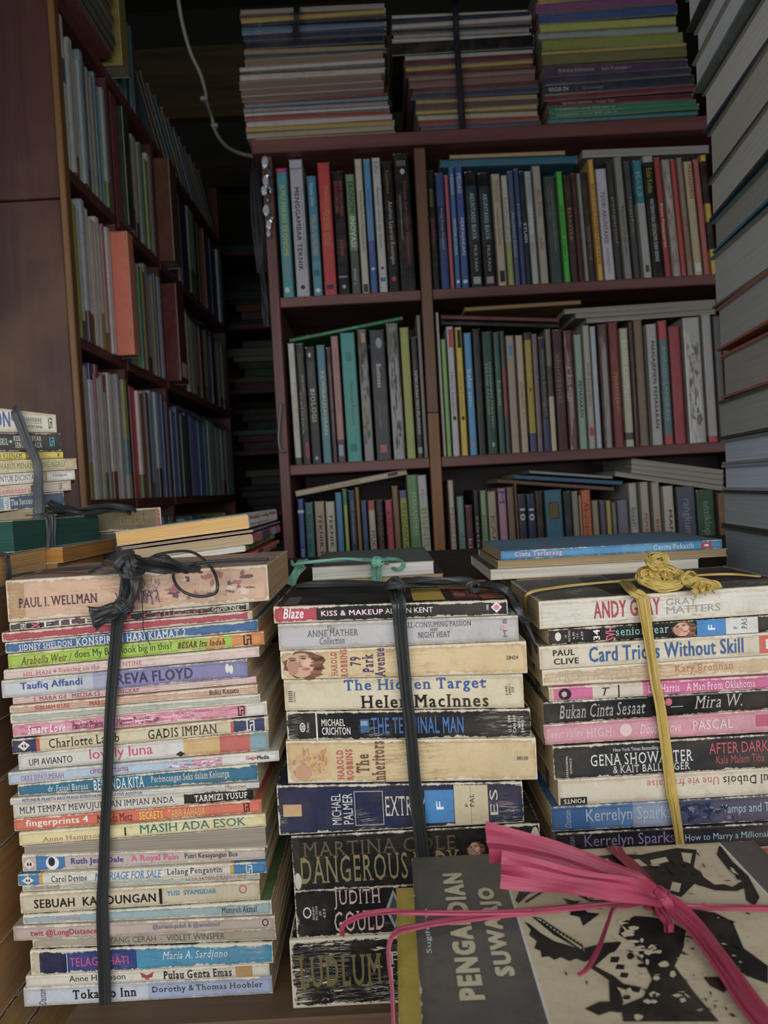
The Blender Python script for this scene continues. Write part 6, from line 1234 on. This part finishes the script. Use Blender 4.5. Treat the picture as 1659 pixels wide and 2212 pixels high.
# raffia of the right stack
m_raf = raffia_mat('a88a3a', 'd6bf78', .5)
rk = tag(empty('raffia_string', P(*Z5(750, 240), .52)), 'yellow raffia string with coiled knot round the right stack', 'string')
bpy.context.view_layer.update(); ro = rk.location.copy()
def r5(X, Y, d): return P(*Z5(X, Y), d)
def r6(X, Y, d): return P(*Z6(X, Y), d)
pa, pb = r5(195, 355, .497), r5(1659, 255, .497)
def gr(X, Y, h=.0012):
    z = pa.z
    for _ in range(4):
        w = G(*Z5(X, Y), z + h); z = lerp(pa.z, pb.z, (w.x - pa.x) / (pb.x - pa.x))
    return G(*Z5(X, Y), z + h)
yr = .4945
for j, (dx, w_) in enumerate(((0, .0055), (-14, .0028), (14, .003))):
    tp = 1 - j * .0
    strap('vertical_strand', [gr(740 + dx * .2, 232, .003), gr(790 + dx, 290, .0025), r5(845 + dx * 1.6, 325, yr - .001), r5(868 + dx * 1.5, 420, yr - .0015), r5(888 + dx, 560, yr - .001), r5(912 + dx * .6, 720, yr), r5(940 + dx * .4, 900, yr - .001), r5(965 + dx * .4, 1020, yr), r5(1000 + dx * .6, 1270, yr), r5(1035 + dx, 1560, yr), r6(1048 + dx, 100, yr), r6(1075 + dx, 270, yr), r6(1098 + dx * 1.2, 440, yr), r6(1125 + dx, 700, yr), r6(1180 + dx, 1300, yr)],
          w_ * 1.5, m_raf, rk, facing=[UP, Vector((0, -.4, 1)), Vector((0, -.8, .5))] + [FRONT] * 12, seed=71 + j, origin=ro, w2=w_, crinkle=.0008)
for j, off in enumerate((0, 8)):
    strap('top_strand', [r5(120, 440 - off, .55), gr(118, 312, .001), gr(300, 268 + off * .3, .0015), gr(560, 240 + off * .4, .002), gr(760, 224 + off * .5, .003), gr(900, 205, .004), gr(1150, 195, .004), gr(1400, 186, .002), gr(1610, 200, .0015)], .0030 - .001 * j, m_raf, rk, facing=[Vector((-1, 0, 0))] + [UP] * 8, seed=81 + j, origin=ro, crinkle=.0006)
kb = gr(975, 218, .007)
rr = random.Random(4)
for i in range(38):
    pts = []
    a0 = rr.random() * 6.28; n_ = rr.randint(9, 14); ex, ey, ez = rr.uniform(.003, .0165), rr.uniform(.003, .014), rr.uniform(.002, .0085)
    tl = rr.uniform(-.5, .5)
    for k_ in range(n_):
        a = a0 + k_ * .72
        q = Vector((math.cos(a) * ex * rr.uniform(.85, 1.05), math.sin(a) * ey, math.sin(a + tl) * ez * rr.uniform(.8, 1.1)))
        pts.append(kb + q + Vector((rr.uniform(-.002, .002), 0, .002)))
    tube('knot_strand', pts, .0007 + .0006 * rr.random(), m_raf, rk, n=4, K=5, seed=i, origin=ro)
k2 = r5(945, 85, kb.y)
knot('knot', k2, .0065, m_raf, rk, seed=91, loops=6, w=.004, flat=.6, origin=ro)
strap('knot_strand', [kb + Vector((0, 0, .01)), r5(930, 120, kb.y), r5(905, 100, kb.y), r5(890, 80, kb.y)], .007, m_raf, rk, facing=FRONT, seed=92, origin=ro, crinkle=.002)
strap('knot_strand', [kb + Vector((.004, 0, .01)), r5(960, 120, kb.y), r5(985, 70, kb.y), r5(960, 58, kb.y)], .006, m_raf, rk, facing=FRONT, seed=93, origin=ro, crinkle=.002)
k3 = gr(1150, 210, .008)
knot('knot', k3, .0055, m_raf, rk, seed=95, loops=6, w=.004, flat=.8, origin=ro)
for j in range(4):
    strap('frayed_end', [k3, k3 + Vector((.004 + .003 * j, -.006, -.004)), k3 + Vector((-.004 + .006 * j, -.012, -.0075))], .005, m_raf, rk, facing=FRONT, seed=97 + j, origin=ro, crinkle=.0015, w2=.008)
# grey strap of the far left stack, bands on the green volume and the golden page block
m_grey = raffia_mat('2b2e31', '5a5f64', .35)
def a7(X, Y, d): return P(*Z7(X, Y), d)
gk = tag(empty('strap', a7(390, 800, .69)), 'dark grey strap bent down the far left stack', 'strap'); bpy.context.view_layer.update(); go = gk.location.copy()
strap('vertical_band', [a7(135, 100, .70), a7(160, 140, .696), a7(205, 250, .696), a7(270, 420, .696), a7(330, 540, .695), a7(375, 650, .694), a7(388, 760, .694), a7(385, 900, .695), a7(390, 1080, .696), a7(392, 1210, .695), a7(392, 1400, .696)], .0095, m_grey, gk, facing=FRONT, seed=101, origin=go, w2=.0105, crinkle=.001)
strap('loose_end', [a7(480, 1100, .705), a7(560, 1120, .70), a7(660, 1130, .70), a7(790, 1140, .705), a7(860, 1130, .71), a7(980, 1095, .72), a7(1100, 1075, .73), a7(1250, 1070, .74), a7(1330, 1100, .75)], .011, m_black, gk, facing=Vector((0, -.6, .8)), seed=103, origin=go, crinkle=.0035, twist=2.5)
vk = tag(empty('strap', a7(290, 1400, .66)), 'faded black band across the green edged volume', 'strap'); bpy.context.view_layer.update(); vo = vk.location.copy()
gdir = RZ(-101); gorg = Vector((T0 - .125, .752, EZ - .0365))
def gpt(l, h, out=.0012): return gorg + gdir @ Vector((l, .128 + out, h))
lx_ = .078
strap('front_band', [gpt(lx_, .029, -.02), gpt(lx_, .0285, -.004), gpt(lx_, .0255, .001), gpt(lx_ + .001, .012, .0012), gpt(lx_ + .002, -.001, .001)], .0115, m_grey, vk, facing=[UP, Vector((.5, -.2, 1)), Vector((1, -.3, 0)), Vector((1, -.3, 0)), Vector((1, -.3, 0))], seed=105, origin=vo, crinkle=.0006)
strap('top_band', [gpt(lx_, .0285, -.004), gpt(lx_ - .02, .029, -.012), gpt(.02, .029, -.02), gpt(.002, .028, -.03)], .008, m_black, vk, facing=UP, seed=106, origin=vo, crinkle=.001)
ok = tag(empty('strap', P(312, 1120, .772)), 'narrow grey band round the worn olive hardcover', 'strap'); bpy.context.view_layer.update(); oo = ok.location.copy()
strap('front_band', [P(306, 1104, .80), P(307, 1106, .773), P(308, 1120, .7725), P(309, 1140, .7725)], .0045, m_grey, ok, facing=[UP, Vector((0, -.6, .6)), FRONT, FRONT], seed=107, origin=oo, crinkle=.0006)
pkk = tag(empty('strap', P(18, 1220, .57)), 'dark band round the golden page block of the leftmost pile', 'strap'); bpy.context.view_layer.update(); pko = pkk.location.copy()
kxx = KX + .0012
strap('front_band', [Vector((kxx - .05, .566, EZ - .0352)), Vector((kxx - .004, .566, EZ - .0352)), Vector((kxx + .001, .566, EZ - .040)), Vector((kxx + .001, .565, EZ - .060)), Vector((kxx + .001, .564, EZ - .11)), Vector((kxx + .001, .564, EZ - .2))], .0065, m_black, pkk, facing=[UP, UP, Vector((1, 0, .3)), Vector((1, 0, 0)), Vector((1, 0, 0)), Vector((1, 0, 0))], seed=109, origin=pko, crinkle=.0007)
# mint string
m_mint = raffia_mat('5c9a86', '9ccab8', .4)
mn = tag(empty('string', P(*Z9(930, 1030), .76)), 'mint green plastic string tied round the white paged book', 'string'); bpy.context.view_layer.update(); no_ = mn.location.copy()
def g9(X, Y, h=.001): return G(*Z9(X, Y), g_top + h)
def p9(X, Y, d): return P(*Z9(X, Y), d)
strap('top_band', [g9(180, 1062, .002), g9(360, 1040, .004), g9(600, 1020, .005), g9(800, 1020, .005), g9(930, 1024, .006), g9(1060, 1020, .004)], .010, m_mint, mn, facing=UP, seed=121, origin=no_, crinkle=.0018)
for j, dx in enumerate((-22, 24)):
    strap('front_band', [g9(930 + dx * .4, 1030, .004), p9(928 + dx, 1056, .7475), p9(930 + dx * 1.1, 1130, .7475), p9(932 + dx, 1200, .7478), p9(932 + dx, 1250, .7478)], .0052, m_mint, mn, facing=[UP, Vector((0, -.8, .5)), FRONT, FRONT, FRONT], seed=122 + j, origin=no_, crinkle=.0009)
strap('loose_end', [p9(300, 1030, .79), p9(230, 1040, .775), p9(160, 1060, .768), p9(115, 1010, .766)], .010, m_mint, mn, facing=Vector((0, -.7, .7)), seed=125, origin=no_, crinkle=.002, w2=.003)
strap('loose_end', [p9(240, 1050, .765), p9(190, 1100, .762), p9(150, 1170, .762), p9(118, 1235, .764)], .009, m_mint, mn, facing=FRONT, seed=126, origin=no_, crinkle=.0015)
strap('loop', [g9(950, 1020, .006), p9(1040, 1050, .755), p9(1110, 1090, .748), p9(1160, 1090, .747), p9(1185, 1040, .752), p9(1120, 1010, .77), p9(1020, 1005, .78)], .0045, m_mint, mn, facing=Vector((0, -.6, .8)), seed=127, origin=no_, crinkle=.001)
knot('knot', g9(940, 1022, .006), .0055, m_mint, mn, seed=131, loops=4, w=.005, origin=no_)

# ------------------------------------------------------------------ cable, cords and small hanging things
m_cab = plain_mat('cable_sheath', 'a9a898', .5, vary=.15)
cb = tag(empty('power_cable', P(450, 250, 1.75)), 'white power cable hanging beside the left bookcase', 'cable'); bpy.context.view_layer.update(); co = cb.location.copy()
tube('cable', [P(370, -120, 1.6), P(385, 0, 1.6), P(396, 60, 1.62), P(412, 115, 1.64), P(433, 160, 1.66), P(444, 200, 1.68), P(447, 222, 1.7), P(458, 255, 1.74), P(466, 285, 1.74), P(488, 315, 1.7), P(520, 332, 1.6), P(553, 338, 1.48), P(575, 338, 1.40)], .0042, m_cab, cb, origin=co)
for (a, b, d) in ((441, 214, 1.69), (464, 272, 1.74)):
    c = P(a, b, d); board('cable_clip', c.x - .008 - co.x, c.x + .008 - co.x, c.y - .006 - co.y, c.y + .006 - co.y, c.z - .004 - co.z, c.z + .004 - co.z, plain_mat('clip_plastic', 'b8b8b4', .4), cb)
m_chr = plain_mat('tarnished_metal', '9a9a9c', .25, metal=.9)
m_film = plain_mat('clear_sachet', 'b0b4ba', .12, vary=.5, nscale=90)
ck = tag(empty('charm_cluster', P(585, 420, 1.335)), 'cluster of metal charms and clear sachets hanging by the shelf', 'charms'); bpy.context.view_layer.update(); cko = ck.location.copy()
pts_c = [(572, 350, .006), (578, 372, .007), (574, 392, .006), (582, 400, .005), (570, 412, .005), (578, 428, .004), (575, 455, .006), (584, 470, .006), (580, 486, .005), (586, 412, .004), (580, 504, .004)]
for i, (a, b, r_) in enumerate(pts_c):
    bm = bmesh.new(); bmesh.ops.create_icosphere(bm, subdivisions=2, radius=r_)
    rq = random.Random(i)
    for v in bm.verts: v.co.z *= 1.8; v.co.y *= .5; v.co *= rq.uniform(.75, 1.15)
    bmesh.ops.translate(bm, verts=bm.verts, vec=P(a, b, 1.332) - cko)
    me = bpy.data.meshes.new('charm'); bm.to_mesh(me); bm.free(); me.materials.append(m_chr if i % 2 else m_film)
    o = bpy.data.objects.new('charm', me); COL.objects.link(o); o.parent = ck
tube('cord', [P(566, 338, 1.335), P(574, 372, 1.333), P(577, 430, 1.333), P(580, 504, 1.333)], .0009, m_chr, ck, origin=cko)
m_strp = plain_mat('black_webbing', '15161c', .55)
sk = tag(empty('belt', P(560, 500, 1.345)), 'black webbing belt hanging at the side of the back bookcase', 'belt'); bpy.context.view_layer.update(); so = sk.location.copy()
strap('webbing', [P(556, 345, 1.40), P(552, 400, 1.39), P(556, 470, 1.39), P(562, 540, 1.39), P(566, 590, 1.39)], .021, m_strp, sk, facing=FRONT, origin=so, seed=141, thick=.002, crinkle=.0012)
strap('narrow_tail', [P(566, 585, 1.388), P(572, 640, 1.388), P(574, 690, 1.388), P(576, 706, 1.388)], .011, m_strp, sk, facing=FRONT, origin=so, seed=142, thick=.002, crinkle=.001)
hk = tag(empty('wire_hook', P(605, 900, 1.342)), 'bent pale wire hook below the belt', 'hook'); bpy.context.view_layer.update(); ho = hk.location.copy()
tube('wire', [P(607, 870, 1.335), P(603, 920, 1.335), P(602, 950, 1.335), P(606, 972, 1.335), P(616, 976, 1.338)], .0022, plain_mat('painted_wire', '6a6a78', .4), hk, origin=ho)
for i in range(3):
    zz = (.36 + .31 * (1 - i)) if False else 0
tw = tag(empty('binding_strap', P(640, 60, 1.36)), 'black strap down the left pile on top of the back bookcase', 'strap'); bpy.context.view_layer.update(); to = tw.location.copy()
strap('vertical_band', [P(640, 14, 1.40), P(641, 22, 1.352), P(640, 50, 1.351), P(638, 82, 1.352)], .011, m_strp, tw, facing=[UP, FRONT, FRONT, FRONT], origin=to, seed=151, thick=.001, crinkle=.0006)
t2 = tag(empty('binding_strap', P(990, 150, 1.36)), 'long black strap down the middle pile on the back bookcase', 'strap'); bpy.context.view_layer.update(); t2o = t2.location.copy()
strap('vertical_band', [P(982, 2, 1.40), P(983, 12, 1.352), P(986, 80, 1.351), P(992, 170, 1.351), P(997, 250, 1.352), P(1000, 284, 1.352)], .0115, m_strp, t2, facing=[UP] + [FRONT] * 5, origin=t2o, seed=152, thick=.001, crinkle=.0008)
# plastic sheet folded over the books of the left bookcase
m_sheet = plain_mat('plastic_sheet', '5d6668', .18, vary=.6, nscale=14)
for i, (a, b, d0, d1, c_) in enumerate(((392, 625, 1.70, 2.15, 'second'), (398, 860, 1.72, 2.20, 'first'))):
    zs = {0: EZ + .27 + .206, 1: EZ + .007 + .212}[i]
    s_ = tag(empty('plastic_sheet', (LX - .05, d0, zs)), 'crumpled grey plastic sheet over the far books of the %s shelf' % c_, 'plastic sheet'); bpy.context.view_layer.update()
    strap('sheet', [Vector((LX - .03, lerp(d0, d1, k_ / 6), zs + .006 * math.sin(k_ * 2.1 + i))) for k_ in range(7)], .09, m_sheet, s_, facing=Vector((.35, 0, 1)), origin=s_.location, seed=161 + i, thick=.001, crinkle=.006, n=6, K=15)
# leather-brown bag edge leaning against the top of the right pile
